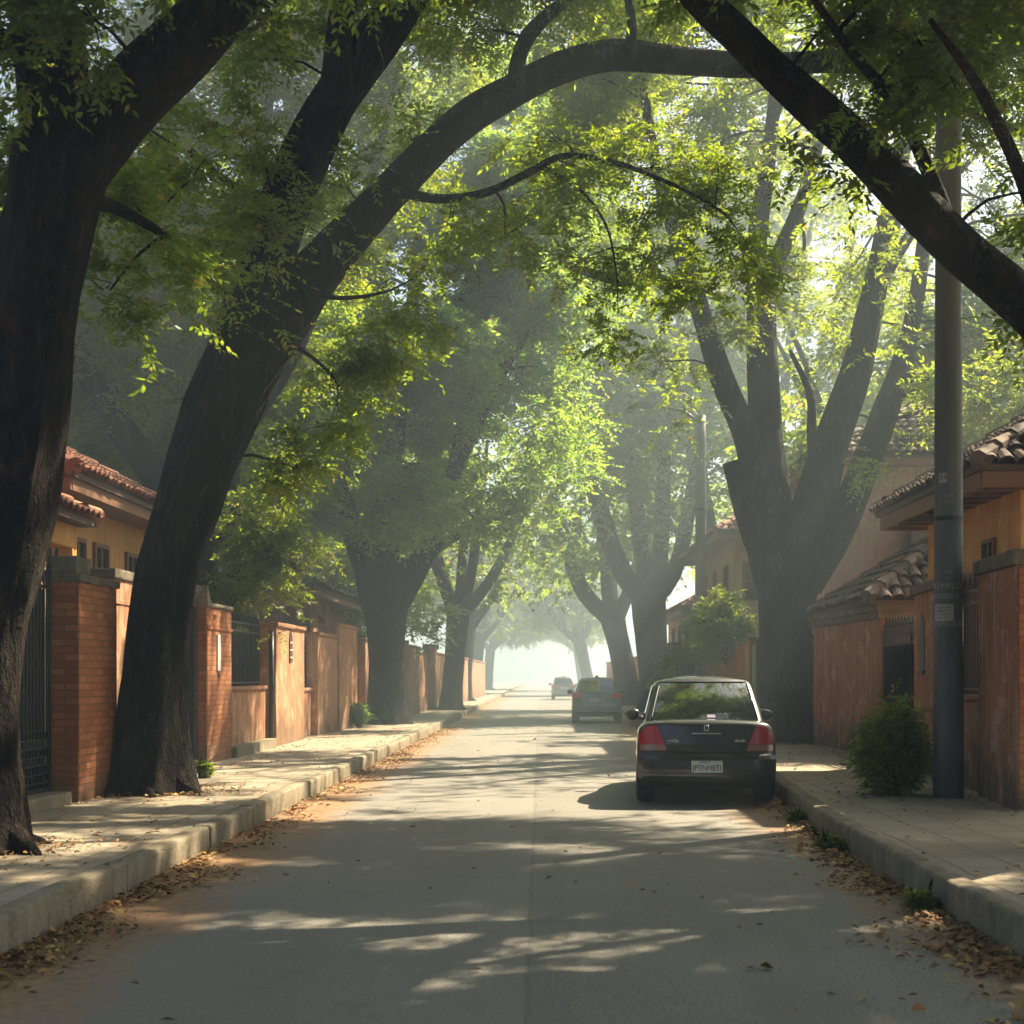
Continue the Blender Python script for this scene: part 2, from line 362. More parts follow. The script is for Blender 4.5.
for K, s_, nm in ((LK, -1, 'kerb_left'), (RK, 1, 'kerb_right')):
    b = MB(); y = -4.0
    while y < 120:
        ln = random.uniform(1.6, 2.9) if y < 60 else 4.0
        x0, x1 = lerpk(K, y), lerpk(K, y + ln)
        fr = Frame((x0, y), (x1 - x0, ln), (-s_, 0)); j = random.uniform(-.012, .012); dz = random.uniform(-.012, .012)
        b.box(.004, ln - .006, -.17, j, -.05, PV + .008 + dz, fr, .035 if y < 40 else .03, .005 if y < 40 else 0); y += ln
    struct(b.build(nm, M['kerb'], smooth=True))
# ------------------------------------------------------------------ fallen leaves (uncountable)
def litter(name, n, fx, fy, size, z):
    y = fy(n); x = fx(y); kp = vnoise(y * 1.1 + 3, x * 1.6 + 9) * .6 + .4 * vnoise(y * 3.1, x * 3.3 + 5) > rng.uniform(.18, .72, len(x)); x, y = x[kp], y[kp]; k = len(x); a = rng.uniform(0, 6.283, k); L = rng.uniform(*size, k); w = L * rng.uniform(.3, .55, k)
    c = np.stack([x, y, z + rng.uniform(.004, .03, k)], 1)
    d = np.stack([np.cos(a), np.sin(a), rng.normal(0, .25, k)], 1); e = np.stack([-np.sin(a), np.cos(a), rng.normal(0, .35, k)], 1)
    V = np.stack([c - d * L[:, None] / 2, c + e * w[:, None] / 2 + [0, 0, .008], c + d * L[:, None] / 2, c - e * w[:, None] / 2 + [0, 0, .012]], 1)
    V[:, :, 2] = np.maximum(V[:, :, 2], z + .003)
    q = np.arange(k * 4).reshape(-1, 4)
    return tag(np_mesh(name, V.reshape(-1, 3), q, M['litter']), kind='stuff')
gy = lambda n: 6 + 40 * rng.random(n) ** 1.6
lk = np.vectorize(lambda y: lerpk(LK, y)); rk = np.vectorize(lambda y: lerpk(RK, y))
def clumpy(x, y):
    k = vnoise(y * 1.4, x * 1.4 + 9) + .35 * vnoise(y * 5, x * 5); keep = k > rng.uniform(.2, .95, len(x)); return np.where(keep, x, np.sign(x) * (np.abs(x)))
litter('fallen_leaves', 9000, lambda y: lk(y) + .02 + np.abs(rng.normal(0, .2, len(y))) * (.5 + vnoise(y * .8, y * 0 + 3)), gy, (.015, .085), 0)
litter('fallen_leaves', 10500, lambda y: rk(y) - .02 - np.abs(rng.normal(0, .23, len(y))) * (.5 + vnoise(y * .8, y * 0 + 7)), gy, (.015, .09), 0)
litter('fallen_leaves', 420, lambda y: rng.uniform(-2.6, 2.5, len(y)), gy, (.04, .09), 0)
litter('fallen_leaves', 1100, lambda y: np.where(rng.random(len(y)) < .6, -4.85 + np.abs(rng.normal(0, .28, len(y))), lk(y) - .2 - np.abs(rng.normal(0, .6, len(y)))), gy, (.03, .08), PV)
litter('fallen_leaves', 1300, lambda y: np.where(rng.random(len(y)) < .7, 4.8 - np.abs(rng.normal(0, .2, len(y))) + np.clip((y - 15) * .04, 0, .6), rk(y) + .2 + np.abs(rng.normal(0, .6, len(y)))), gy, (.03, .08), PV)
for cx, cy, n_ in ((-4.1, 11.4, 900), (-4.3, 17.2, 900), (4.6, 29.9, 700)):
    litter('fallen_leaves', n_, lambda y, cx=cx, cy=cy: cx + rng.normal(0, .38, len(y)), lambda n, cy=cy: cy + rng.normal(0, .55, n), (.015, .075), PV)
# ------------------------------------------------------------------ walls, pillars, gates
def sec(x0, y0, x1, y1):
    s_ = 1 if x0 < 0 else -1
    d = Vector((x1 - x0, y1 - y0)); n = Vector((d.y, -d.x)) * s_
    return Frame((x0, y0), d, n), d.length
def thing_at(name, x0, y0, x1, y1, label, cat, group=None):
    fr, L = sec(x0, y0, x1, y1); p = fr(L / 2, 0, PV)
    return empty(name, p, label, cat, group), fr, L
def pillar(x0, y0, x1, y1, h, label, mat='brick', th=.35, cap='stone', caph=.09, over=.035, block=None, band=False, group=None, name='gate_pillar'):
    r, fr, L = thing_at(name, x0, y0, x1, y1, label, 'pillar', group)
    MB().box(0, L, -th, 0, PV - .05, PV + h - caph, fr, .015, .004).build('shaft', M[mat], r)
    if band:
        MB().box(-.015, L + .015, -th - .012, .018, PV + h - .42, PV + h - .36, fr, .01).build('band', M[mat], r)
    MB().box(-over, L + over, -th - over, over, PV + h - caph, PV + h, fr, .025, .004).build('capstone', M[cap], r)
    if block: MB().box(block[0], block[1], -th + .02, -.03, PV + h, PV + h + block[2], fr, .02, .004).build('cap_block', M['stone'], r)
    return r, fr, L
def bars(b, u0, u1, z0, z1, n, fr, r=.011, step=.11, spike=True):
    k = max(2, int((u1 - u0) / step))
    for i in range(k + 1):
        u = u0 + (u1 - u0) * i / k; top = z1 + (.12 if spike and i % 2 == 0 else .05)
        b.tube([fr(u, n, z0), fr(u, n, top - .06)], r, 6)
        if spike: b.tube([fr(u, n, top - .06), fr(u, n, top - .035), fr(u, n, top + .03)], [r * 1.1, r * 2, r * .2], 6)
def ring(b, fr, u, z, n, rad, r=.009, a0=0, a1=6.283, k=14):
    b.tube([fr(u + rad * math.cos(a0 + (a1 - a0) * i / k), n, z + rad * math.sin(a0 + (a1 - a0) * i / k)) for i in range(k + 1)], r, 5)
def gate(x0, y0, x1, y1, h, label, lattice=True, scroll=True, midrail=None, name='iron_gate', z0=PV + .12):
    r, fr, L = thing_at(name, x0, y0, x1, y1, label, 'gate')
    b = MB(); bars(b, .04, L - .04, z0, PV + h, 0, fr, .012, .105); b.build('bars', M['iron'], r)
    b = MB()
    for z in (z0 + .03, PV + h - .14, PV + h - .30) + ((midrail,) if midrail else ()):
        b.box(0, L, -.018, .018, z - .018, z + .018, fr, .004)
    for u in (0, L / 2, L): b.box(u - .025, u + .025, -.024, .024, z0 - .05, PV + h - .05, fr, .004)
    b.build('rails', M['iron'], r)
    if scroll:
        b = MB(); u = .2
        while u < L - .1:
            ring(b, fr, u, PV + h - .02, .0, .13, .012); ring(b, fr, u, PV + h - .02, .0, .065, .009, 0, 5)
            ring(b, fr, u, PV + h - .22, .0, .062, .009); u += .34
        b.build('scrollwork', M['iron'], r)
    if lattice:
        b = MB(); z = z0 + .06
        while z < z0 + .62:
            u = .06
            while u < L - .06:
                ring(b, fr, u + (.05 if int(z * 100) % 2 else 0), z, .012, .052, .0075, k=8); u += .105
            z += .09
        b.build('lattice', M['iron'], r)
    return r, fr, L
def shade_sheet(r, fr, L, h, z0=PV + .14):  # dark sheet added behind the bars, standing in for the shaded inside
    MB().box(.0, L - .0, -.045, -.035, z0, PV + h - .32, fr).build('shade_panel', M['iron'], r)
def plain_wall(x0, y0, x1, y1, h, label, mat='terra', th=.28, cap='stone', plinth=None, name='boundary_wall', caph=.08, group=None):
    r, fr, L = thing_at(name, x0, y0, x1, y1, label, 'wall', group)
    MB().box(0, L, -th, 0, PV - .05, PV + h - caph, fr, .02, .008).build('wall_face', M[mat], r)
    if cap: MB().box(-.02, L + .02, -th - .04, .045, PV + h - caph, PV + h, fr, .02, .006).build('coping', M[cap], r)
    if plinth: MB().box(.01, L - .01, .0025, plinth[0], PV - .05, PV + plinth[1], fr, .02, .006).build('plinth', M['kerb'], r)
    return r, fr, L
def grille_wall(x0, y0, x1, y1, hl, ht, label, mat='terra_old', th=.25, plinth=None, name='railing_wall'):
    r, fr, L = plain_wall(x0, y0, x1, y1, hl, label, mat, th, 'terra', plinth, name, .07)
    b = MB(); bars(b, .05, L - .05, PV + hl - .01, PV + ht - .08, -th / 2, fr, .012, .12)
    g = b.build('railing', M['iron'], r)
    b = MB()
    for z in (PV + hl + .06, PV + ht - .13, PV + ht - .28): b.box(0, L, -th / 2 - .016, -th / 2 + .016, z - .016, z + .016, fr, .003)
    for u in (.01, L - .01): b.box(u - .02, u + .02, -th / 2 - .02, -th / 2 + .02, PV + hl, PV + ht, fr, .003)
    b.build('rails', M['iron'], g)
    return r, fr, L
# left side, from near to far
gt, fr, L = gate(-5.22, 12.2, -5.22, 15.93, 2.58, 'tall black wrought iron gate with scrolled top and mesh foot beside the nearest brick pillar')
shade_sheet(gt, fr, L, 2.58)
plinth, fr, L = thing_at('gate_step', -5.05, 12.2, -5.02, 15.9, 'low mossy concrete step under the scrolled iron gate', 'step')
MB().box(0, L, -.35, .06, PV - .05, PV + .12, fr, .02, .006).build('step', M['kerb'], plinth)
p1, fr, L = pillar(-4.9, 15.95, -4.88, 17.3, 2.43, 'sunlit red brick gate pillar with a dark stone block on top, left of the leaning tree', block=(.0, .5, .19))
pillar(-5.05, 17.75, -5.05, 18.75, 2.62, 'plain plastered pillar half hidden behind the leaning tree trunk', 'terra_old', caph=.12, band=True, name='plastered_pillar')
shade_sheet(*gate(-5.42, 20.2, -5.36, 23.05, 2.35, 'narrow black iron gate just right of the leaning tree trunk', lattice=True, midrail=1.25), 2.35)
p2, fr, L = pillar(-5.13, 23.1, -5.1, 24.8, 2.48, 'orange brick pillar with white house number plaque and upturned cap', cap='kerb', caph=.07, band=True)
MB().prism([(-.04, PV + 2.47), (.28, PV + 2.47), (.12, PV + 2.54), (.03, PV + 2.66), (-.06, PV + 2.74)], -.33, .02, fr).build('cap_horn', M['kerb'], p2)
pl_ = empty('number_plaque', fr(.75, 0, PV + 1.75), 'narrow white vertical number plaque on the orange brick pillar', 'plaque')
MB().box(.64, .84, .003, .025, PV + 1.42, PV + 2.0, fr, .008).build('plate', M['white'], pl_)
def text_mb(txt, size, ext=.003):
    c = bpy.data.curves.new('lettering', 'FONT'); c.body = txt; c.size = size; c.extrude = ext; c.align_x = 'CENTER'; c.align_y = 'CENTER'; c.resolution_u = 2
    o = bpy.data.objects.new('lettering', c); COL.objects.link(o)
    me = bpy.data.meshes.new_from_object(o.evaluated_get(bpy.context.evaluated_depsgraph_get()))
    vs_ = [v.co.copy() for v in me.vertices]; fs = [tuple(p.vertices) for p in me.polygons]
    bpy.data.objects.remove(o); bpy.data.curves.remove(c); bpy.data.meshes.remove(me)
    return vs_, fs
def put_text(txt, size, fn, name, m, parent, local=False, ext=.003):
    vs_, fs = text_mb(txt, size, ext); b = MB(); b.add([fn(v.x, v.y, v.z) for v in vs_], fs); return b.build(name, m, parent, local=local, fix=False)
put_text('10', .13, lambda x, y, z: fr(.74 + x, .008 + z, PV + 1.34 + y), 'lettering', M['ink'], pl_)
put_text('1571', .12, lambda x, y, z: fr(.5 + x, .004 + z, PV + 2.26 + y), 'lettering', M['wood_dark'], p2)
ln = empty('stone_finial', (-5.36, 22.9, PV + 2.4), 'dark stone urn beside the upturned cap of the orange brick pillar', 'urn')
MB().lathe([(.03, 0), (.10, .02), (.05, .08), (.17, .2), (.19, .28), (.08, .36), (.03, .46)], (-5.36, 22.95, PV + 2.40), 14).build('urn', M['stone'], ln, smooth=True)
MB().box(-5.46, -5.26, 22.85, 23.05, PV - .05, PV + 2.40, b=.01).build('post', M['iron'], ln)
grille_wall(-5.24, 24.87, -5.22, 28.5, 1.16, 2.42, 'streaked low wall with black railings on a pale plinth under overhanging leaves', plinth=(.22, .16))
dp = empty('dark_upright', (-5.14, 28.7, PV), 'dark upright tube standing between railing wall and plastered wall', 'upright')
MB().tube([(-5.14, 28.7, PV - .02), (-5.14, 28.7, PV + 2.2)], .05, 12).build('upright', M['iron'], dp, smooth=True)  # dark tube along the dark line between the two walls
MB().box(-5.21, -5.07, 28.63, 28.77, PV + 1.1, PV + 1.16, b=.005).build('bracket', M['iron'], dp)
w3, fr, L = plain_wall(-5.08, 28.9, -5.03, 32.0, 2.38, 'streaked terracotta wall with a small arched vent, beside the railings', 'terra_old', cap='terra', th=.45)
MB().prism([(1.32, PV + 1.62), (1.62, PV + 1.62), (1.62, PV + 2.1), (1.57, PV + 2.2), (1.47, PV + 2.26), (1.37, PV + 2.2), (1.32, PV + 2.1)], .003, .02, fr).build('vent', M['dark'], w3)
b = MB(); [b.box(1.34, 1.6, .021, .03, PV + z, PV + z + .03, fr) for z in (1.7, 1.85, 2.0)]; b.build('vent_bar', M['white'], w3)
grille_wall(-5.2, 32.03, -5.18, 33.95, 1.08, 2.2, 'low wall with a black window grille between two streaked walls', plinth=None)
plain_wall(-5.03, 33.98, -4.98, 36.9, 2.34, 'streaked terracotta wall with worn coping past the window grille', 'terra_old', cap='terra', th=.3)
pillar(-4.95, 37.0, -4.92, 40.4, 2.66, 'broad tall plastered wall pier with brick edge before the big dark tree', 'terra_old', th=.5, cap='terra', name='wall_pier')
plain_wall(-5.3, 40.45, -5.3, 42.9, 2.35, 'shaded recessed wall between two plastered piers', 'terra_old', cap='stone')
pillar(-5.0, 43.0, -4.98, 44.6, 2.42, 'slim brown pier touching the big dark tree on the left', 'terra_old', th=.5, cap='terra', name='wall_pier')
plain_wall(-4.75, 44.7, -4.55, 48.2, 2.2, 'wall stretch hidden behind the big dark tree', 'terra_old', cap='terra')
pillar(-4.38, 48.3, -4.36, 49.6, 2.5, 'slim sunlit pier just right of the big dark tree', 'terra', th=.4, cap='stone', name='wall_pier')
plain_wall(-4.4, 49.7, -4.32, 54.0, 2.4, 'pale orange sunlit wall right of the big dark tree', 'terra_old', cap='terra')
plain_wall(-4.5, 54.1, -4.4, 59.0, 2.25, 'hazy grey brown wall under a leafy bough', 'terra_old', cap='terra')
pillar(-4.2, 59.1, -4.15, 60.6, 2.6, 'hazy orange pier far along the left pavement', 'terra', th=.4, cap='stone', name='wall_pier')
plain_wall(-4.2, 60.7, -3.95, 74.0, 2.3, 'long misty wall far along the left pavement', 'terra_old', cap='terra')
plain_wall(-3.95, 74.2, -3.8, 104.0, 2.3, 'farthest pale wall in the mist on the left', 'terra_old', cap='terra')
# right side
pa, fr, L = pillar(4.8, 15.1, 4.88, 16.72, 2.62, 'broad plastered wall pier with thick dark coping, right of the utility pole', 'terra', th=.5, cap='stone', caph=.16, over=.05, name='wall_pier')
MB().box(-.012, -.002, -.49, -.02, PV + .1, PV + 2.44, fr).build('brick_end', M['brick'], pa)
g, fr, L = grille_wall(5.05, 16.78, 5.14, 18.6, 1.12, 2.5, 'low wall with tall black window grille behind the utility pole', 'terra')
pb, fr, L = pillar(5.16, 18.66, 5.36, 21.5, 2.62, 'plastered wall pier with a blue arched niche, left of the utility pole', 'terra', th=.45, cap='stone', caph=.13, over=.06, name='wall_pier')
MB().prism([(2.0, PV + 1.42), (2.36, PV + 1.42), (2.36, PV + 2.0), (2.3, PV + 2.12), (2.18, PV + 2.2), (2.06, PV + 2.12), (2.0, PV + 2.0)], .003, .012, fr).build('niche', M['blue'], pb)
MB().box(1.97, 2.39, .004, .04, PV + 1.36, PV + 1.415, fr, .008).build('niche_sill', M['stone'], pb)
shade_sheet(*gate(5.76, 21.4, 5.74, 25.0, 2.15, 'dark iron gate beside the shrub and the tiled gatehouse', lattice=False, scroll=False, midrail=1.2), 2.15)
# ------------------------------------------------------------------ tiled roofs
def tile_face(b, poly, up, eave_dir, jit=.012, w=.21, c=.34):
    """cover a planar polygon with separate barrel tiles; poly[0]-poly[1] is the eave"""
    o = poly[0]; e = eave_dir.normalized(); n = e.cross(up).normalized()
    if n.z < 0: n = -n
    P2 = [((p - o).dot(e), (p - o).dot(up)) for p in poly]
    def inside(x, y):
        r = False
        for (x0, y0), (x1, y1) in zip(P2, P2[1:] + P2[:1]):
            if (y0 > y) != (y1 > y) and x < (x1 - x0) * (y - y0) / (y1 - y0) + x0: r = not r
        return r
    U = max(p[0] for p in P2); Vv = max(p[1] for p in P2); y = -.05
    while y < Vv:
        x = w / 2
        while x < U:
            if inside(x, y + c * .5) or (y < 0 and inside(x, .02)):
                q = o + e * (x + random.uniform(-jit, jit)) + up * (y + random.uniform(-jit, jit) * 1.5); tw = random.uniform(-.03, .03)
                vs_ = []
                for k, (yy, rr, lift) in enumerate(((0, .105, .045), (c + .05, .088, .0))):
                    for i in range(6):
                        a = math.pi * i / 5
                        vs_.append(q + e * (-math.cos(a) * rr + tw * k) + up * yy + n * (math.sin(a) * rr * .85 + lift + .012))
                vs_ += [p - n * .02 for p in vs_[:6]]
                b.add(vs_, [(i, i + 1, 7 + i, 6 + i) for i in range(5)] + [(i, i + 1, 13 + i, 12 + i) for i in range(5)])
            x += w
        y += c
def hip_roof(parent, x0, x1, y0, y1, z, rise, mt, faces='WSEN', lid=.07, fascia='wood', fh=.16):
    """hip roof over the rectangle at eave height z; ridge along the longer side"""
    w, d = x1 - x0, y1 - y0; k = min(w, d) / 2
    if w <= d: A, B = Vector((x0 + k, y0 + k, z + rise)), Vector((x0 + k, y1 - k, z + rise))
    else: A, B = Vector((x0 + k, y0 + k, z + rise)), Vector((x1 - k, y0 + k, z + rise))
    c = [Vector((x0, y0, z)), Vector((x1, y0, z)), Vector((x1, y1, z)), Vector((x0, y1, z))]
    if w <= d: fs = {'S': [c[0], c[1], A], 'E': [c[1], c[2], B, A], 'N': [c[2], c[3], B], 'W': [c[3], c[0], A, B]}
    else: fs = {'S': [c[0], c[1], B, A], 'E': [c[1], c[2], B], 'N': [c[2], c[3], A, B], 'W': [c[3], c[0], A]}
    b = MB(); dn = Vector((0, 0, -lid)); V = c + [A, B] + [p + dn for p in c]
    ix = {id(p): i for i, p in enumerate(V)}
    f = [[V.index(p) for p in q] for q in fs.values()] + [(6, 7, 8, 9)] + [(i, (i + 1) % 4, 6 + (i + 1) % 4, 6 + i) for i in range(4)]
    b.add(V, f); rf = b.build('roof', M['wood_dark'], parent)
    b = MB()
    for key in faces:
        q = fs[key]; e = q[1] - q[0]; m = (q[2] - q[0]); up = (m - e.normalized() * m.dot(e.normalized())).normalized()
        tile_face(b, q, up, e)
    b.build('roof_tiles', M[mt], rf, fix=False)
    b = MB()
    hips = [(c[0], A), (c[1], A if w <= d else B), (c[2], B), (c[3], B if w <= d else A), (A, B)]
    for p, q in hips:
        n_ = max(1, int((q - p).length / .4)); 
        for i in range(n_):
            s0, s1 = p.lerp(q, i / n_), p.lerp(q, (i + 1.12) / n_)
            b.tube([s0 + Vector((0, 0, .05)), s1 + Vector((0, 0, .035))], [.13, .105], 8)
    b.build('ridge_caps', M[mt], rf)
    if fascia:
        b = MB(); t = .05
        b.box(x0 + .06, x1 - .06, y0 + .05, y0 + .05 + t, z - lid - fh, z - lid - .003); b.box(x0 + .06, x1 - .06, y1 - .05 - t, y1 - .05, z - lid - fh, z - lid - .003)
        b.box(x0 + .05, x0 + .05 + t, y0 + .103, y1 - .103, z - lid - fh, z - lid - .003); b.box(x1 - .05 - t, x1 - .05, y0 + .103, y1 - .103, z - lid - fh, z - lid - .003)
        b.build('fascia', M[fascia], rf)
        if fh > .1: MB().box(x0 + .11, x1 - .11, y0 + .11, y1 - .11, z - lid - fh + .03, z - lid - fh + .05).build('soffit', M[fascia], rf)
    return rf
def window(parent, fr, u0, u1, z0, z1, n=0, cols=2, rows=2, frame='wood', name='window'):
    b = MB(); t = .06
    for a in ((u0 - t, u1 + t, z0 - t, z0), (u0 - t, u1 + t, z1, z1 + t), (u0 - t, u0, z0 + .001, z1 - .001), (u1, u1 + t, z0 + .001, z1 - .001)): b.box(a[0], a[1], n + .003, n + .05, a[2], a[3], fr)
    for i in range(1, cols): u = u0 + (u1 - u0) * i / cols; b.box(u - .018, u + .018, n + .01, n + .04, z0, z1, fr)
    for i in range(1, rows): z = z0 + (z1 - z0) * i / rows; b.box(u0, u1, n + .012, n + .038, z - .016, z + .016, fr)
    w = b.build(name, M[frame], parent)
    MB().box(u0, u1, n + .004, n + .008, z0, z1, fr).build('pane', M['pane'], w)
    return w
def house_walls(parent, x0, x1, y0, y1, z1, m): MB().box(x0, x1, y0, y1, PV - .1, z1, b=.02).build('wall', M[m], parent)
# left ochre house
h = empty('ochre_house', (-8.6, 22.5, PV), 'ochre house with overhanging red tiled hip roof behind the nearest left wall', 'house')
house_walls(h, -11.2, -6.55, 19.7, 26.3, 4.02, 'ochre'); hip_roof(h, -11.9, -5.9, 19.0, 27.0, 4.15, 1.6, 'tile_red')
fw = Frame((-6.55, 19.7), (0, 1), (1, 0))
for u in (.35, 1.15, 2.3, 4.0): window(h, fw, u, u + .62, 2.75, 3.45, 0, 2, 1)
fs_ = Frame((-6.55, 19.7), (-1, 0), (0, -1)); window(h, fs_, .35, 1.2, 2.4, 3.4)
pc = empty('entrance_porch', (-6.9, 17.0, PV), 'low tiled porch on ochre beams behind the scrolled iron gate', 'porch')
hip_roof(pc, -8.4, -5.6, 14.6, 19.0, 3.5, .62, 'tile_red', fascia=None)
b = MB(); b.box(-5.98, -5.8, 14.8, 18.8, 3.14, 3.425, b=.012); b.box(-8.2, -8.0, 14.8, 18.8, 3.14, 3.425, b=.012); b.box(-7.99, -5.99, 18.6, 18.79, 3.15, 3.42, b=.012); b.build('beam', M['ochre'], pc)
for x, y in ((-5.89, 18.7), (-5.89, 15.0), (-8.1, 18.7), (-8.1, 15.0)): MB().box(x - .09, x + .09, y - .09, y + .09, PV - .05, 3.137, b=.012).build('post', M['ochre'], pc)
h = empty('red_house', (-9.5, 46, PV), 'hazy brick red house with low hip roof behind the left piers', 'house')
house_walls(h, -12.0, -6.6, 40.8, 50.5, 3.85, 'terra'); hip_roof(h, -12.6, -6.0, 40.2, 51.1, 3.98, 1.5, 'tile_dark')
fw = Frame((-6.6, 40.8), (0, 1), (1, 0)); [window(h, fw, u, u + .9, 2.3, 3.3) for u in (1.0, 4.0, 7.0)]
# right: ochre house, gatehouse, pink house, cream houses
h = empty('ochre_house', (8.5, 20.9, PV), 'ochre house with wide tiled eaves behind the utility pole on the right', 'house')
house_walls(h, 5.95, 11.0, 18.6, 23.0, 3.93, 'ochre'); hip_roof(h, 5.28, 11.6, 18.05, 23.6, 4.1, 1.75, 'tile_dark', fh=.2)
fw = Frame((5.95, 18.6), (0, 1), (-1, 0)); window(h, fw, 1.0, 1.42, 2.85, 3.3, 0, 2, 1); window(h, fw, 3.1, 3.6, 2.6, 3.3)
for i in range(10): MB().tube([(5.42, 18.3 + .55 * i, 3.86), (5.97, 18.3 + .55 * i, 3.9)], .05, 8).build('rafter_end', M['wood_dark'], h)
gh = empty('tiled_gatehouse', (7.0, 27.4, PV), 'terracotta gatehouse with grey tiled roof and damp stained wall beside the forked tree', 'gatehouse')
fr, L = sec(5.7, 25.1, 5.42, 29.7)
MB().box(0, L, -3.2, 0, PV - .1, PV + 2.3, fr, .02, .01).build('wall', M['terra'], gh)
MB().box(-.012, -.002, -3.1, -.03, PV + .0, PV + 2.28, fr).build('brick_end', M['brick'], gh)
b = MB(); b.box(-.06, L + .05, -3.26, .06, PV + 2.302, PV + 2.42, fr, .02); b.box(-.11, L + .1, -3.3, .11, PV + 2.423, PV + 2.54, fr, .02); b.build('cornice', M['stone'], gh)
hip_roof(gh, 5.42, 8.9, 24.9, 30.0, PV + 2.60, 1.15, 'tile_dark', fascia=None)
h = empty('pink_house', (9.6, 35.5, PV), 'tall dusty pink house behind the grey tiled gatehouse', 'house')
house_walls(h, 6.4, 13.0, 33.0, 39.0, 6.2, 'mauve'); hip_roof(h, 5.9, 13.5, 32.5, 39.5, 6.35, 1.8, 'tile_dark')
fs_ = Frame((6.4, 33.0), (1, 0), (0, -1)); window(h, fs_, 4.2, 5.0, 3.6, 4.8); window(h, Frame((6.4, 33.0), (0, 1), (-1, 0)), 2.2, 3.0, 3.8, 4.9)
ch_ = MB().box(8.05, 8.42, 32.55, 32.9, 3.9, 4.9, b=.01).build('chimney', M['stone'], h)
plain_wall(5.45, 31.3, 5.3, 35.9, 2.2, 'shaded wall behind the trunk of the forked tree', 'terra', cap='stone')
dr = empty('garden_door', (5.28, 36.6, PV), 'faded green garden door right of the brick wall and left of the forked tree', 'door')
fr, L = sec(5.22, 36.1, 5.22, 37.0)
b = MB(); [b.box(.02 + i * .146, .15 + i * .146, -.05, 0, PV + .03, PV + 2.1, fr, .006) for i in range(6)]; b.build('boards', M['green_paint'], dr)
b = MB(); b.box(-.08, .0, -.1, .03, PV, PV + 2.2, fr); b.box(.9, .98, -.1, .03, PV, PV + 2.2, fr); b.box(0.001, .899, -.1, .03, PV + 2.12, PV + 2.2, fr); b.build('door_frame', M['wood_dark'], dr)
pillar(5.2, 37.1, 5.19, 38.2, 2.3, 'brown plastered pier beside the faded green door', 'terra', th=.4, name='wall_pier')
plain_wall(5.22, 38.3, 5.18, 44.0, 2.2, 'red brick wall under the ivy behind the black car', 'brick', cap='stone')
plain_wall(5.15, 44.2, 4.9, 56.0, 2.3, 'ivy hidden wall past the second pole', 'terra_old', cap='terra')
pillar(4.85, 56.1, 4.83, 57.6, 2.6, 'pale misty pier behind the blue grey hatchback', 'terra_old', th=.4, name='wall_pier')
plain_wall(4.85, 57.8, 4.7, 72.0, 2.3, 'misty pale wall behind the far right trees', 'terra_old', cap='terra')
plain_wall(4.7, 72.2, 4.6, 104.0, 2.3, 'farthest wall in the mist on the right', 'terra_old', cap='terra')
h = empty('cream_house', (8.0, 50.0, PV), 'two storey cream house with red tiled roof above the ivy', 'house')
house_walls(h, 5.85, 11.0, 45.4, 55.0, 5.7, 'cream'); hip_roof(h, 5.2, 11.6, 44.7, 55.6, 5.85, 1.8, 'tile_red')
fs_ = Frame((5.85, 45.4), (1, 0), (0, -1)); [window(h, fs_, u, u + .42, 3.9, 4.95, 0, 1, 2) for u in (.35, 1.15)]; [window(h, fs_, u, u + .8, 3.8, 4.95) for u in (2.6,)]
fw = Frame((5.85, 45.4), (0, 1), (-1, 0)); [window(h, fw, u, u + .8, 3.8, 4.95) for u in (1.2, 4.2, 7.2)]
h = empty('cream_house', (8.0, 63.0, PV), 'lower misty house with stepped tiled roof beyond the second pole', 'house')
house_walls(h, 5.9, 11.0, 57.5, 69.0, 4.0, 'cream'); hip_roof(h, 5.3, 11.6, 56.9, 69.6, 4.15, 1.7, 'tile_red')
fw = Frame((5.9, 57.5), (0, 1), (-1, 0)); [window(h, fw, u, u + .8, 2.6, 3.6) for u in (2.2, 5.2, 8.2)]
# ------------------------------------------------------------------ poles
def pole(x, y, r0, r1, h, label, arm=False):
    p = empty('utility_pole', (x, y, PV - .02), label, 'pole')
    MB().lathe([(r0 + (r1 - r0) * i / 12, PV - .05 + h * i / 12) for i in range(13)], (x, y, 0), 28).build('shaft', M['pole'], p, smooth=True)
    for z in (3.05, 6.3): MB().lathe([(r0 + .006 - (r0 - r1) * z / h, z + PV), (r0 + .006 - (r0 - r1) * z / h, z + .05 + PV)], (x, y, 0), 28).build('band', M['iron'], p)
    b = MB(); b.tube([(x, y, PV + h - .3), (x - .5, y, PV + h + .1), (x - 1.6, y, PV + h + .25)], [.05, .045, .035], 10); a = b.build('lamp_arm', M['iron'], p, smooth=True)
    MB().prism([(x - 2.2, PV + h + .2), (x - 1.5, PV + h + .17), (x - 1.5, PV + h + .3), (x - 1.75, PV + h + .37), (x - 2.15, PV + h + .28)], y - .13, y + .13).build('lamp_head', M['pole'], a)
    return p
PX, PY, PR = 4.52, 16.6, .168
pole(PX, PY, PR, .128, 9.6, 'thick grey concrete utility pole with pasted notices on the right pavement')
pole(4.82, 45.0, .185, .15, 9.2, 'thin distant grey pole rising behind the black car')
def on_pole(dx, z, off):
    """point on the shaft dx metres across as seen from the road, height z"""
    r = PR - (PR - .128) * (z - PV) / 9.6 + off; base = math.atan2(-PY, -PX); a = base + math.asin(max(-.98, min(.98, dx / r)))
    return (PX + r * math.cos(a), PY + r * math.sin(a), z)
def notice(name, x0, x1, z0, z1, m, label):
    o = MB().grid([[on_pole(x0 + (x1 - x0) * i / 8, z, .003) for i in range(9)] for z in (z0, (z0 + z1) / 2, z1)]).build(name, m, None, fix=False)
    L = Vector(on_pole((x0 + x1) / 2, (z0 + z1) / 2, .003)); o.data.transform(Matrix.Translation(-L)); o.location = L
    tag(o, label, 'notice'); return o
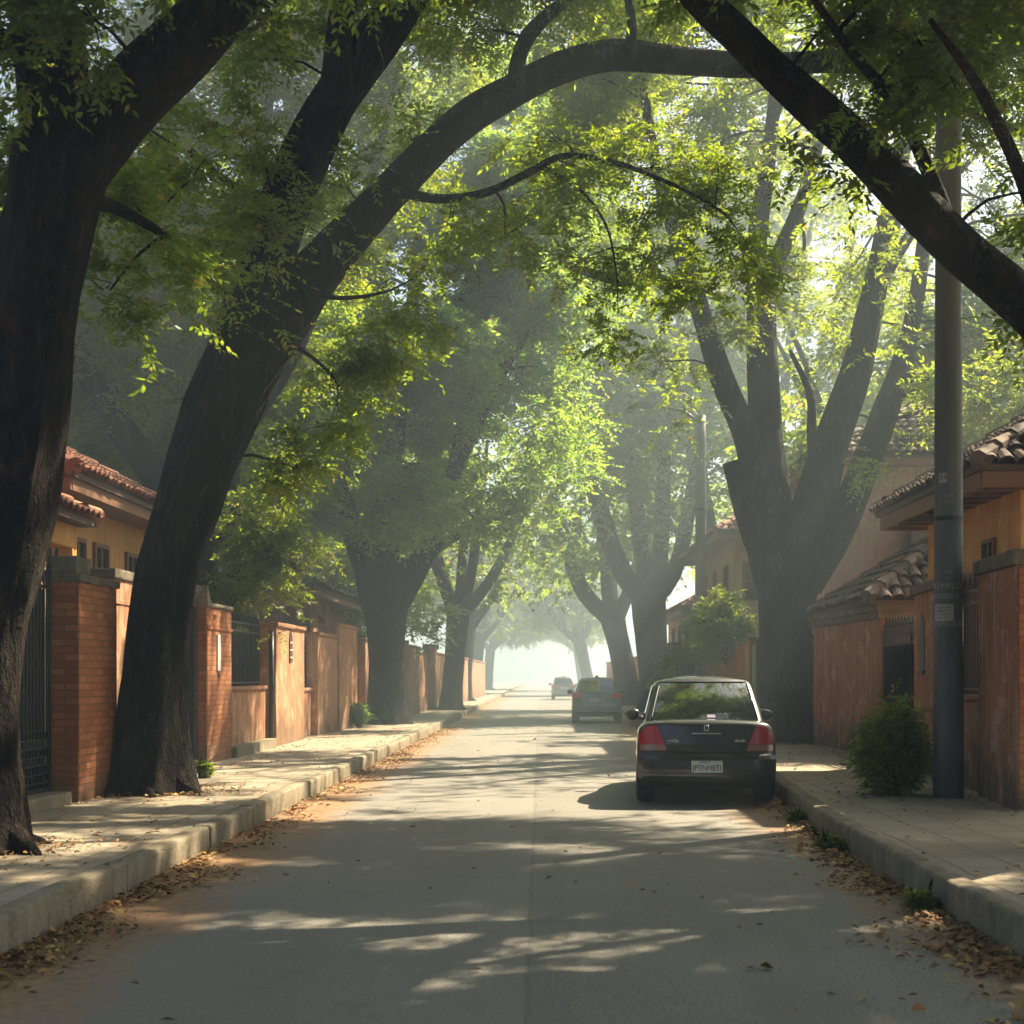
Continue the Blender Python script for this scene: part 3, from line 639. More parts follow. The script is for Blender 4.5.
def zz(py): return H + (VY - py) * PY / F
k_ = PY / F
n1 = notice('pasted_notice', -13 * k_, 5 * k_, zz(621.5), zz(604.5), M['paper'], 'pale paper notice pasted at head height on the thick utility pole')
for i, (t_, s_) in enumerate((('NOTA SIERE', .028), ('VENDO 5', .036), ('TELE NORTE 24', .022), ('DEL BARRIO', .022))):
    put_text(t_, s_, lambda x, y, z, i=i: on_pole(-4 * k_ + x, zz(608 + i * 3.4) + y, .006), 'lettering', M['ink'], n1, ext=0)
n2 = notice('pasted_notice', -9 * k_, -1.5 * k_, zz(484), zz(474.5), M['paper'], 'small square sticker high on the thick utility pole')
put_text('34', .085, lambda x, y, z: on_pole(-5.2 * k_ + x, zz(479.2) + y, .006), 'lettering', M['ink'], n2, ext=0)
st_ = [('AREMPLO', 587, .085, -4), ('IKOEES T', 597, .075, -3), ('CWPO-RTL', 624.5, .075, -2), ('6EIE', 573, .05, 0), ('nk no', 579, .03, 0), ('l5 nna', 497, .04, 1), ('mnn aor', 503, .028, 1), ('n na', 519, .03, 2)]
sc_ = empty('painted_lettering', on_pole(0, zz(590), .003), 'rows of worn stencilled lettering around the notice on the thick utility pole', 'lettering')
for t_, py, s_, dx in st_: put_text(t_, s_, lambda x, y, z, py=py, dx=dx: on_pole(dx * k_ + x, zz(py) + y, .004), 'lettering', M['chalk'], sc_, ext=0)
# ------------------------------------------------------------------ cars
def paint(name, col, flake=.0, rough=.3):
    t = NT(name); t.set(Base_Color=col, Metallic=flake, Roughness=rough, Coat_Weight=1.0, Coat_Roughness=.04, Specular_IOR_Level=.5)
    p = t.obj(); n = t.noise(p, 3.0, 4); t.set(Roughness=t.ramp(n, [(.3, rough), (.7, rough + .15)])); 
    dust = t.ramp(t.noise(p, 9, 5), [(.4, 0), (.8, .25)]); t.set(Base_Color=t.mix(dust, col, tuple(min(1, c + .03) for c in col))); return t.m
M.update(black_paint=paint('black_car_paint', (.008, .008, .009)), slate_paint=paint('slate_car_paint', (.12, .18, .27), .2), silver_paint=paint('silver_car_paint', (.25, .27, .28), .5),
    rubber=simple('tyre_rubber', (.02, .02, .02), .85), rim=simple('alloy_rim', (.35, .35, .36), .35, .8), chrome=simple('chrome', (.75, .76, .78), .15, 1.0, var=0),
    black_trim=simple('black_trim', (.012, .012, .013), .5, var=0), lamp_red=simple('red_lens', (.42, .006, .005), .15, 0, .4, .4, var=0), lamp_bright=simple('bright_red_lens', (.62, .03, .02), .2, 0, .5, .3, var=0), lamp_amber=simple('amber_clear_lens', (.30, .13, .08), .15, 0, .6, 1.0, var=0),
    lamp_orange=simple('orange_lens', (.6, .10, .03), .15, 0, .6, 1.0, var=0), plate=simple('number_plate_white', (.62, .64, .62), .45), lilac=simple('lilac_sticker', (.45, .36, .55), .6, var=0))
gt_ = NT('car_glass'); gt_.set(Base_Color=(.006, .008, .008), Roughness=.03, Specular_IOR_Level=.9, Coat_Weight=1.0, Coat_Roughness=.02, Coat_IOR=1.9); M['glass'] = gt_.m
def cube_grid(na, nb, nc, fn):
    """closed surface of the box [-1,1]^3 mapped through fn(a,b,c)"""
    idx = {}; V = []; Fc = []
    def vid(i, j, k):
        key = (i, j, k)
        if key not in idx: idx[key] = len(V); V.append(fn(-1 + 2 * i / na, j / nb, k / nc))
        return idx[key]
    for k in (0, nc):
        for i in range(na):
            for j in range(nb): Fc.append((vid(i, j, k), vid(i + 1, j, k), vid(i + 1, j + 1, k), vid(i, j + 1, k)))
    for j in (0, nb):
        for i in range(na):
            for k in range(nc): Fc.append((vid(i, j, k), vid(i + 1, j, k), vid(i + 1, j, k + 1), vid(i, j, k + 1)))
    for i in (0, na):
        for j in range(nb):
            for k in range(nc): Fc.append((vid(i, j, k), vid(i, j + 1, k), vid(i, j + 1, k + 1), vid(i, j, k + 1)))
    return V, Fc
def interp(t, pts):
    for (a, x), (b, y) in zip(pts, pts[1:]):
        if t <= b:
            f = (t - a) / (b - a) if b > a else 0; f = min(1, max(0, f)); return x + (y - x) * f
    return pts[-1][1]
def baked(o, mods):
    for m_ in mods: m_(o)
    me = bpy.data.meshes.new_from_object(o.evaluated_get(bpy.context.evaluated_depsgraph_get()))
    o.modifiers.clear(); o.data = me; me.polygons.foreach_set('use_smooth', [True] * len(me.polygons))
def subsurf(o, n=1): m_ = o.modifiers.new('s', 'SUBSURF'); m_.levels = m_.render_levels = n
class Car:
    def __init__(c, loc, rz, label, group, paint_, sp):
        c.sp = sp; c.P = M[paint_]; sp_ = sp
        c.r = empty(sp['name'], loc, label, 'car', group, rz)
        HW, Ln = sp['hw'], sp['len']; c.HW, c.Ln = HW, Ln
        V, Fc = cube_grid(14, 36, 10, c.body)
        b = MB(); b.add(V, Fc); o = b.build('body', c.P, c.r, True, True)
        cut = MB(); cut2 = []
        for wy in sp['axles']:
            for s_ in (-1, 1):
                cut.lathe([(.35, s_ * (HW - .26)), (.35, s_ * (HW + .2))], (0, wy, .315), 32, 'X')
        co = cut.build('cutter', M['black_trim'], c.r, False, True); 
        bpy.context.view_layer.update()
        def boo(ob): m_ = ob.modifiers.new('b', 'BOOLEAN'); m_.object = co; m_.operation = 'DIFFERENCE'; m_.solver = 'EXACT'
        baked(o, [subsurf, boo]); bpy.data.objects.remove(co); o.data.materials.clear(); o.data.materials.append(c.P)
        for p in o.data.polygons: p.material_index = 0
        V, Fc = cube_grid(12, 16, 8, c.cabin); b = MB(); b.add(V, Fc); o = b.build('cabin', M[sp.get('roof', paint_)] if isinstance(sp.get('roof', paint_), str) else c.P, c.r, True, True); baked(o, [subsurf])
        for wy in sp['axles']:
            for s_ in (-1, 1): c.wheel(s_ * (HW - .13), wy, s_)
    # mapping functions; a across -1..1, b along 0..1, c up 0..1
    def plan(c, y):
        t = y / c.Ln; return c.HW * interp(t, c.sp['plan'])
    def rear_off(c, x, z): return interp(z, c.sp['rear']) + .17 * (abs(x) / c.HW) ** 5 + .03 * (abs(x) / c.HW) ** 2
    def body(c, a, b, cc):
        y0 = b * c.Ln; t = b; zt = interp(t, c.sp['deck']); zb = interp(t, c.sp['under']); z = zb + (zt - zb) * cc
        bulge = 1 - .05 * abs(cc - .5) ** 2 * 4 - (.05 if cc == 0 else 0) - (.07 if cc == 1 else 0)
        x = a * c.plan(y0) * bulge
        if cc == 1: z += c.sp.get('crown', .03) * (1 - a * a)
        fr_ = max(0, 1 - y0 / .7); y = y0 + c.rear_off(x, z) * fr_
        ff = max(0, 1 - (c.Ln - y0) / .7); y -= (.16 * (abs(x) / c.HW) ** 3 + .12 * max(0, z - .55)) * ff
        return (x, y, z)
    def cabin(c, a, b, cc):
        s = c.sp; yb0, yb1, yt0, yt1 = s['cab']; z0, z1 = s['cabz']
        ya, yb_ = yb0 + (yt0 - yb0) * cc, yb1 + (yt1 - yb1) * cc
        w = s['cabw'][0] + (s['cabw'][1] - s['cabw'][0]) * cc ** 1.1
        y = ya + (yb_ - ya) * b; w *= 1 - .06 * abs(2 * b - 1) ** 3
        x = a * w; z = z0 + (z1 - z0) * cc
        if cc == 1: z += (.05 * (1 - a * a) - .02 * a ** 4) * (1 - .6 * abs(2 * b - 1) ** 2); x *= .96
        y += (.10 * a * a) * (1 - b) - (.12 * a * a) * b + (-.03 * math.sin(math.pi * cc)) * (1 - 2 * b)
        return (x, y, z)
    def panel(c, name, m, pts_fn, nu, nv, parent=None, thick=0):
        P = [[pts_fn(i / nu, j / nv) for i in range(nu + 1)] for j in range(nv + 1)]
        return MB().grid(P).build(name, m, parent or c.r, True, True, False)
    def cab_face(c, which, a0, a1, c0, c1, off):
        def fn(u, v):
            if which == 'rear':
                k = c0 + (c1 - c0) * v; sh = 1 - .0 * v; a = (a0 + (a1 - a0) * u) * sh; p = Vector(c.cabin(a, 0, k)); return p + Vector((0, -off, off * .8))
            if which == 'front':
                k = c0 + (c1 - c0) * v; a = a0 + (a1 - a0) * u; p = Vector(c.cabin(a, 1, k)); return p + Vector((0, off, off * .8))
            s_ = 1 if which == 'right' else -1; k = c0 + (c1 - c0) * v; b = a0 + (a1 - a0) * u; p = Vector(c.cabin(s_, b, k)); return p + Vector((s_ * off, 0, off * .3))
        return fn
    def rear_patch(c, name, m, rows, off, n=10, parent=None, mirror=False):
        """rows: (z, x0, x1) bottom to top, laid on the rear face, off metres proud"""
        sgn = (-1, 1) if mirror else (1,); out = []
        for s_ in sgn:
            P = []
            for z, x0, x1 in rows:
                row = []
                for i in range(n + 1):
                    x = x0 + (x1 - x0) * i / n; row.append((s_ * x, c.rear_off(x, z) - off, z))
                P.append(row)
            b = MB().grid(P); k = len(b.v); nr, nc_ = len(P), n + 1            # rim back to the body so the panel has thickness
            edge = [j for j in range(nc_)] + [i * nc_ + nc_ - 1 for i in range(1, nr)] + [(nr - 1) * nc_ + j for j in range(nc_ - 2, -1, -1)] + [i * nc_ for i in range(nr - 2, 0, -1)]
            b.v += [(b.v[e][0], b.v[e][1] + off + .05, b.v[e][2]) for e in edge]; L_ = len(edge)
            b.f += [(edge[i], edge[(i + 1) % L_], k + (i + 1) % L_, k + i) for i in range(L_)]
            out.append(b.build(name, m, parent or c.r, False, True))
        return out
    def wheel(c, x, y, s_):
        w = MB().lathe([(.20, -.10), (.285, -.115), (.31, -.09), (.318, -.03), (.318, .03), (.31, .09), (.285, .115), (.20, .10)], (x, y, .318), 32, 'X').build('wheel', M['rubber'], c.r, True, True)
        b = MB().lathe([(.2, -.06), (.2, .085 * 1)], (x, y, .318), 24, 'X')
        b.build('rim', M['black_trim'], w, True, True)
        b = MB(); b.lathe([(.05, s_ * .08), (.05, s_ * .11)], (x, y, .318), 12, 'X')
        for i in range(8):
            a = i * math.pi / 4; d = Vector((0, math.cos(a), math.sin(a))); b.tube([Vector((x + s_ * .095, y, .318)) + d * .04, Vector((x + s_ * .10, y, .318)) + d * .195], [.028, .02], 6)
        b.build('spokes', M['rim'], w, True, True)
    def mirror(c, y, z, x):
        for s_ in (-1, 1):
            b = MB(); pts = [(s_ * (x + .02 + .19 * i / 8), y, z + .01 * math.sin(i)) for i in range(9)]; b.tube(pts, [.02, .055, .072, .08, .082, .08, .072, .055, .02], 14)
            b.v = [(p[0], y + (p[1] - y) * .8, p[2]) for p in b.v]
            o = b.build('wing_mirror', c.P, c.r, True, True)
            b = MB(); b.tube([(s_ * (x + .06 + .13 * i / 5), y - .06 , z) for i in range(6)], [.012, .045, .055, .055, .045, .012], 12); b.v = [(p[0], y - .063 + (p[1] - y + .06) * .1, p[2]) for p in b.v]
            b.build('mirror_glass', M['pane'], o, True, True)
            MB().tube([(s_ * (x - .08), y + .03, z - .07), (s_ * (x + .06), y + .01, z - .03)], [.03, .03], 8).build('mirror_arm', M['black_trim'], o, True, True)
def lettering(car, txt, size, x, z, off, m, parent):
    put_text(txt, size, lambda u, v, w: (x + u, car.rear_off(x + u, z) - off - w, z + v), 'lettering', m, parent, True, .0015)
# black saloon
sp = dict(name='parked_car', hw=.855, len=4.6, plan=[(0, .97), (.1, .99), (.3, 1), (.7, 1), (.9, .97), (1, .86)],
    rear=[(.2, .10), (.30, .03), (.38, .0), (.58, .0), (.64, .05), (.70, .075), (.95, .13), (1.05, .18)],
    deck=[(0, .99), (.12, 1.0), (.2, .99), (.3, .97), (.72, .95), (.85, .86), (1, .68)], under=[(0, .27), (.12, .22), (.85, .2), (1, .24)],
    axles=(.78, 3.5), cab=(.62, 3.45, 1.34, 2.55), cabz=(.93, 1.505), cabw=(.775, .62))
Lc = Vector((1.975, 17.75, 0))
c = Car(Lc, R(-4.2), 'black saloon parked by the right kerb with red tail lamps and white plate', 'parked cars', 'black_paint', sp)
c.panel('rear_window', M['glass'], c.cab_face('rear', -.89, .89, .12, .9, .014), 12, 8)
rw = c.r.children[-1]
fr_b = MB(); fn = c.cab_face('rear', -.92, .92, .09, .93, .009)
P = [fn(i / 12, 0) for i in range(13)] + [fn(1, j / 8) for j in range(1, 9)] + [fn(1 - i / 12, 1) for i in range(1, 13)] + [fn(0, 1 - j / 8) for j in range(1, 9)]
fr_b.tube(P, .012, 6).build('window_seal', M['black_trim'], rw, True, True)
MB().grid([[(.03 + .1 * i + .0, c.cabin(0, 0, .17 + .06 * j)[1] - .024, c.cabin(0, 0, .17 + .06 * j)[2] + .012) for i in range(2)] for j in range(2)]).build('sticker', M['lilac'], rw, False, True, False)
c.panel('windscreen', M['glass'], c.cab_face('front', -.86, .86, .1, .9, .01), 10, 6)
for s_ in ('left', 'right'):
    c.panel('side_window', M['glass'], c.cab_face(s_, .12, .5, .14, .86, .008), 6, 5); c.panel('side_window', M['glass'], c.cab_face(s_, .52, .86, .14, .86, .008), 6, 5)
lid = c.rear_patch('boot_lid', c.P, [(.635, -.40, .40), (.66, -.455, .455), (.74, -.47, .47), (.86, -.53, .53), (.955, -.565, .565), (.975, -.55, .55)], .016, 20)[0]
c.rear_patch('lid_moulding', M['chrome'], [(.862, -.17, .17), (.872, -.17, .17)], .026, 8, lid)
c.rear_patch('bumper', c.P, [(.235, -.76, .76), (.30, -.79, .79), (.36, -.815, .815), (.44, -.825, .825), (.56, -.825, .825), (.605, -.82, .82), (.625, -.80, .80)], .022, 24)
bp = c.r.children[-1]
c.rear_patch('bumper_strip', M['black_trim'], [(.50, -.79, .79), (.515, -.79, .79)], .029, 20, bp); c.rear_patch('bumper_strip', M['black_trim'], [(.395, -.79, .79), (.405, -.79, .79)], .029, 20, bp)
for o in c.rear_patch('tail_lamp', M['lamp_red'], [(.735, .492, .79), (.80, .522, .79), (.86, .548, .782), (.915, .57, .745), (.945, .585, .70), (.958, .60, .65)], .022, 10, None, True):
    s_ = 1 if o.data.vertices[5].co.x > 0 else -1
    P = [(z, x0 * s_, x1 * s_) for z, x0, x1 in [(.66, .477, .78), (.67, .472, .79), (.732, .490, .79)]]
    c.rear_patch('indicator_lens', M['lamp_amber'], P, .021, 10, o)
pl = c.rear_patch('number_plate', M['plate'], [(.405, -.185, .185), (.55, -.185, .185)], .037, 4)[0]
fb = MB(); yq = c.rear_off(0, .47) - .041
for u0, u1, z0, z1 in ((-.2, .2, .394, .405), (-.2, .2, .55, .561), (-.2, -.185, .4052, .5498), (.185, .2, .4052, .5498)): fb.box(u0, u1, yq - .004, yq + .02, z0, z1)
fb.build('plate_frame', M['black_trim'], pl, False, True)
put_text('JPTNHETI', .085, lambda u, v, w: (u * .93, yq - .002 - w, .462 + v * 1.05), 'lettering', M['ink'], pl, True, .001)
put_text('DPENT', .04, lambda u, v, w: (u - .02, yq - .002 - w, .53 + v * .8), 'lettering', M['ink'], pl, True, .001)
lettering(c, 'HHEE8', .045, -.40, .775, .019, M['chrome'], lid); lettering(c, 'EBLIAN', .04, .395, .78, .019, M['chrome'], lid)
eb = MB()
ring_pts = [(.024 * sx, c.rear_off(0, .93) - .022, .93 + .03 * sz) for sx, sz in ((-1, -.8), (-.8, -1), (.8, -1), (1, -.8), (1, .8), (.8, 1), (-.8, 1), (-1, .8), (-1, -.8))]
eb.tube(ring_pts, .0065, 6); eb.build('emblem', M['chrome'], lid, True, True)
c.mirror(2.95, 1.02, .80)
b = MB(); b.box(-.6, .6, .3, 4.2, .2, .26); b.tube([(-.45, .12, .25), (-.45, .5, .25)], .03, 10); b.build('underbody', M['black_trim'], c.r, False, True)
# slate hatchback
hs = dict(name='parked_car', hw=.83, len=3.95, plan=[(0, .96), (.1, .99), (.3, 1), (.7, 1), (.9, .96), (1, .84)],
    rear=[(.2, .10), (.30, .03), (.38, .0), (.60, .0), (.66, .06), (1.0, .12), (1.1, .16)],
    deck=[(0, 1.0), (.2, .99), (.65, .96), (.8, .9), (1, .7)], under=[(0, .3), (.12, .24), (.85, .22), (1, .26)],
    axles=(.72, 3.2), cab=(.10, 2.95, .42, 2.0), cabz=(.94, 1.47), cabw=(.75, .58))
def hatch(loc, rz, label, pm, full=True):
    c = Car(loc, rz, label, 'parked cars', pm, hs)
    rw = c.panel('rear_window', M['glass'], c.cab_face('rear', -.84, .84, .16, .84, .016), 10, 6)
    c.panel('windscreen', M['glass'], c.cab_face('front', -.86, .86, .1, .9, .01), 8, 5)
    for s_ in ('left', 'right'): c.panel('side_window', M['glass'], c.cab_face(s_, .08, .46, .14, .86, .008), 6, 5); c.panel('side_window', M['glass'], c.cab_face(s_, .48, .86, .14, .86, .008), 6, 5)
    tg = c.rear_patch('tailgate', c.P, [(.66, -.6, .6), (.72, -.62, .62), (.95, -.6, .6), (.985, -.6, .6)], .014, 14)[0]
    c.rear_patch('bumper', c.P, [(.30, -.76, .76), (.40, -.8, .8), (.56, -.8, .8), (.62, -.78, .78)], .02, 18)
    c.rear_patch('bumper_strip', M['black_trim'], [(.30, -.7, .7), (.38, -.72, .72)], .024, 14, c.r.children[-1])
    for o in c.rear_patch('tail_lamp', M['lamp_bright'], [(.84, .50, .80), (.87, .48, .81), (.93, .47, .81), (.97, .5, .8), (.985, .56, .78)], .022, 8, None, True): pass
    pl = c.rear_patch('number_plate', M['plate'], [(.70, -.24, .24), (.83, -.24, .24)], .022, 4)[0]
    yq = c.rear_off(0, .76) - .03
    put_text('HE 8 DEB', .1, lambda u, v, w: (u, yq - w, .765 + v), 'lettering', M['ink'], pl, True, .001)
    MB().tube([(-.03, c.rear_off(0, .93) - .02, .88), (0, c.rear_off(0, .93) - .02, .97), (.03, c.rear_off(0, .93) - .02, .88)], .011, 6).build('emblem', M['chrome'], tg, True, True)
    MB().prism([(.5, 1.50), (.62, 1.50), (.55, 1.56), (.53, 1.565)], -.05, .05, Frame((0, 0), (0, 1), (1, 0))).build('roof_fin', M['black_trim'], c.r, True, True)
    c.mirror(2.45, 1.02, .79)
    MB().box(-.6, .6, .3, 3.6, .22, .28).build('underbody', M['black_trim'], c.r, False, True)
    return c
hatch((1.84, 48.6, 0), R(-2.0), 'blue grey hatchback standing farther up the road in the haze', 'slate_paint')
hatch((1.55, 97.0, 0), R(-.5), 'tiny pale car almost lost in the bright haze, farthest up the road', 'silver_paint')
# ------------------------------------------------------------------ trees
def catmull(P, step):
    P = [np.array(p, float) for p in P]; out = []
    for i in range(len(P) - 1):
        p0 = P[max(i - 1, 0)]; p1 = P[i]; p2 = P[i + 1]; p3 = P[min(i + 2, len(P) - 1)]
        if i == 0: p0 = 2 * p1 - p2
        if i == len(P) - 2: p3 = 2 * p2 - p1
        n = max(2, int(np.linalg.norm((p2 - p1)[:3]) / step))
        for k in range(n):
            t = k / n; out.append(.5 * (2 * p1 + (p2 - p0) * t + (2 * p0 - 5 * p1 + 4 * p2 - p3) * t * t + (3 * p1 - p0 - 3 * p2 + p3) * t ** 3))
    out.append(P[-1]); return np.array(out)
def sunlit(x, y):
    """share of foliage kept open towards the sun, by where its shadow would fall on the ground"""
    base = np.interp(y, [2, 9, 12, 15, 17, 20, 34, 40, 46, 52, 90], [.06, .24, .34, .32, .56, .97, .9, .86, .9, 1.1, 1.1])
    base = np.where((x < -2.8) & (y > 11), np.maximum(base, .76), base); base = np.where((x > 3.2) & (y < 30), base * .4, base)
    base = np.where((x > 1.0) & (y < 34), base * .7, base)
    base = np.where((x > 2.2) & (y > 14) & (y < 24), base * .5, base)
    n = .62 * vnoise(x * .34 + 11, y * 1.05 + 5) + .38 * vnoise(x * 1.1 + 31, y * 2.6 + 8)
    return (n < .22 + .56 * base) & (x > np.where(y < 45, -7.2, -12)) & (x < 4.2) & (y > 4) & (y < 112)
class Tree:
    def __init__(s, name, loc, label, cat='tree', group=None, bark='bark'):
        s.r = empty(name, loc, label, cat, group); s.bark = bark; s.w = MB(); s.nodes = []; s.so = []; s.sd = []; s.sl = []; s.seed = random.random() * 100
    def limb(s, P, n=14, step=.25, rough=.10, foot=0):
        """P: (x,y,z,r)"""
        C = catmull(P, step); sd = s.seed
        def bump(i, j, p, a):
            l = i * step; k = max(0, 1 - l / 1.1) ** 2 * foot
            return 1 + k * (.25 + .55 * float(vnoise(20 + 1.1 * math.cos(a) * 1.6 + sd, 20 + 1.6 * math.sin(a) + l * .4)) + .22 * math.cos(6 * a + sd)) + rough * (float(vnoise(4 + 3 * math.cos(a) + sd, 3 * math.sin(a) + l * .9)) - .5) * 1.6 + rough * .8 * (float(vnoise(9 * math.cos(a) + sd * 3, 9 * math.sin(a) + l * 1.2)) - .5)
        s.w.tube([Vector(c[:3]) for c in C], [max(.004, c[3]) for c in C], n, True, bump)
        for c in C: s.nodes.append(c)
        return C
    def pix(s, P, Y, n=14, step=.25, rough=.1, dY=0.0, foot=0):
        """limb traced as (px, py, radius px) with its own distance"""
        k = len(P); out = []
        for i, (px, py, r) in enumerate(P):
            y = Y + dY * i / max(1, k - 1); v = at(px, py, y); out.append((*v, r * y / F))
        return s.limb(out, n, step, rough, foot)
    def clump(s, c, rad, dens=1.0, slen=.45, prune=.93, twig=True, droop=.25, keep=None):
        c = np.array(c, float); rx, ry, rz = rad
        N = np.array(s.nodes); d = np.linalg.norm(N[:, :3] - c, axis=1) + np.maximum(0, N[:, 2] - c[2]) * .3; j = int(np.argmin(d)); a = N[j, :3]
        dist = float(np.linalg.norm(a - c)); r0 = min(N[j, 3] * .7, .012 + .011 * dist)
        gc = c - np.array(S) * (c[2] / S.z)
        bare = prune and bool(sunlit(gc[0:1], gc[1:2])[0])
        if bare and prune > .6: twig = False
        if twig:
            mid = (a + c) / 2 + rng.normal(0, .07 * dist, 3) + [0, 0, .08 * dist]
            C = catmull([(*a, r0), (*mid, r0 * .7), (*c, r0 * .35 + .003)], .3); s.w.tube([Vector(q[:3]) for q in C], [q[3] for q in C], 5, False)
        K = max(4, int(dens * 16.0 * (rx * rz + .5 * rx * ry) / (slen * .9) ** 2 * .32))
        u = rng.normal(size=(K, 3)); u /= np.linalg.norm(u, axis=1)[:, None]; u *= (rng.random(K) ** .45)[:, None]
        T = c + u * [rx, ry, rz]
        T[:, 2] -= droop * np.hypot(u[:, 0], u[:, 1]) ** 2 * rz
        if twig:
            for t in T[::2]:
                q = c + (t - c) * .15; m_ = (q + t) / 2 + rng.normal(0, .06, 3) + [0, 0, .05]
                s.w.tube([Vector(q), Vector(m_), Vector(t)], [.009, .006, .003], 3, False)
        nS = 10
        O = np.repeat(T, nS, 0) + rng.normal(0, .07 * slen / .45, (K * nS, 3))
        out = (T - c) / np.array([rx, ry, rz]); D = np.repeat(out * .8, nS, 0) + rng.normal(0, .75, (K * nS, 3)); D[:, 2] = D[:, 2] * .5 - .12
        D /= np.linalg.norm(D, axis=1)[:, None] + 1e-6
        L = slen * rng.uniform(.55, 1.15, K * nS)
        if prune:
            g = O - np.outer(O[:, 2] / S.z, np.array(S)); lit = sunlit(g[:, 0], g[:, 1])
            k = ~(lit & (rng.random(len(O)) < prune)); O, D, L = O[k], D[k], L[k]
        s.so.append(O); s.sd.append(D); s.sl.append(L)
    def pc(s, lst, dens=1.0, slen=.45, prune=.93, sq=.8):
        """clumps given as (px, py, distance, half width px, half height px)"""
        for px, py, Y, a, b in lst:
            v = at(px, py, Y); s.clump(v, (a * Y / F, (a + b) / 2 * Y / F * sq, b * Y / F), dens, slen, prune)
    def done(s, leaf, m=12, ll=.105, lw=.036, part='crown', trunk='trunk'):
        s.w.build(trunk, M[s.bark], s.r, True)
        if not s.so: return s.r
        O = np.concatenate(s.so); D = np.concatenate(s.sd); L = np.concatenate(s.sl); n = len(O)
        up = np.array([0, 0, 1.0]) + rng.normal(0, .35, (n, 3)); sv = np.cross(D, up); sv /= np.linalg.norm(sv, axis=1)[:, None] + 1e-6
        nv = np.cross(sv, D)
        t = (np.arange(m) // 2 + .6) / (m / 2 + .2); t[-1] = 1.0; sg = np.where(np.arange(m) % 2, 1.0, -1.0); sg[-1] = 0
        base = O[:, None, :] + D[:, None, :] * (L[:, None] * t)[:, :, None]; base[:, :, 2] -= (.22 * L[:, None] * t ** 2)
        ax = sv[:, None, :] * (sg * .8)[None, :, None] + D[:, None, :] * np.where(sg == 0, 1, .55)[None, :, None] + rng.normal(0, .22, (n, m, 3)); ax[:, :, 2] -= .18
        ax /= np.linalg.norm(ax, axis=2)[:, :, None]
        wv = np.cross(ax, nv[:, None, :] + rng.normal(0, .4, (n, m, 3))); wv /= np.linalg.norm(wv, axis=2)[:, :, None] + 1e-6
        sc = rng.uniform(.7, 1.25, (n, m, 1)) * (1 - .25 * np.abs(t - .5))[None, :, None]; A = ax * ll * sc; Bw = wv * lw * .5 * sc
        V = np.stack([base, base + A * .42 + Bw, base + A, base + A * .42 - Bw], 2).reshape(-1, 3)
        np_mesh(part, V, np.arange(len(V)).reshape(-1, 4), M[leaf], s.r)
        s.n = n * m; return s.r
LEAVES = 0
def flare(t, x, y, r, h=.3, n=5, z0=PV):
    """surface roots running out over the pavement"""
    for i in range(n):
        a = 2 * math.pi * i / n + random.uniform(-.4, .4); d = Vector((math.cos(a), math.sin(a), 0)); q = Vector((-d.y, d.x, 0)) * random.uniform(-.3, .3) * r; p = Vector((x, y, z0))
        t.w.tube([p + d * r * .7 + Vector((0, 0, r * .45)), p + d * r * 1.15 + Vector((0, 0, r * .12)), p + d * r * 1.55 + q + Vector((0, 0, .0)), p + d * r * 1.9 + q * 2 - Vector((0, 0, .08))], [r * .34, r * .22, r * .12, r * .05], 8)
# A: nearest, left edge
T = Tree('old_tree', (-4.25, 11.5, PV), 'nearest dark thick trunk at the left edge of the view, forking upward', bark='bark')
T.pix([(-28, 870, 54), (-27, 820, 47), (-27, 740, 43), (-22, 640, 44), (-4, 550, 47), (10, 470, 47), (22, 380, 44), (37, 290, 42), (52, 205, 43), (62, 150, 44)], 11.5, 36, .07, .2, foot=.4)
T.pix([(60, 190, 34), (56, 110, 36), (48, 30, 33), (30, -60, 28), (0, -170, 22), (-20, -300, 14), (-10, -420, 6)], 11.5, 20, .12)
T.pix([(68, 185, 30), (98, 135, 36), (140, 88, 34), (185, 45, 32), (235, -10, 29), (290, -80, 24), (380, -160, 17), (500, -210, 9)], 11.5, 20, .12, dY=.6)
T.pix([(40, 60, 14), (-40, 20, 10), (-140, -10, 6)], 11.5, dY=-1); T.pix([(30, -60, 16), (120, -150, 10), (200, -260, 5)], 11.5, dY=-2)
T.pix([(60, 205, 9), (110, 205, 7), (165, 235, 4)], 11.6, 8, dY=1.4)
flare(T, -4.33, 11.5, .40)
T.pc([(25, 40, 11.0, 75, 55), (-10, 130, 12.4, 70, 60), (95, 20, 10.6, 60, 40), (20, -70, 10.8, 120, 70), (150, -70, 11.4, 120, 55), (270, 8, 11.8, 42, 26), (330, -60, 12, 110, 50), (480, -120, 12.2, 130, 60),
      (130, 200, 12.8, 62, 48), (170, 275, 13.2, 55, 48), (110, 290, 13.2, 50, 36), (155, 330, 13.4, 36, 22), (-120, 30, 10, 100, 90), (150, -180, 10.0, 150, 80), (-40, -250, 11, 150, 90), (300, -220, 11, 150, 80), (20, 170, 12.6, 40, 50)], .85, .40, .85)
T.done('leaf_dark', 14, .098, .04)
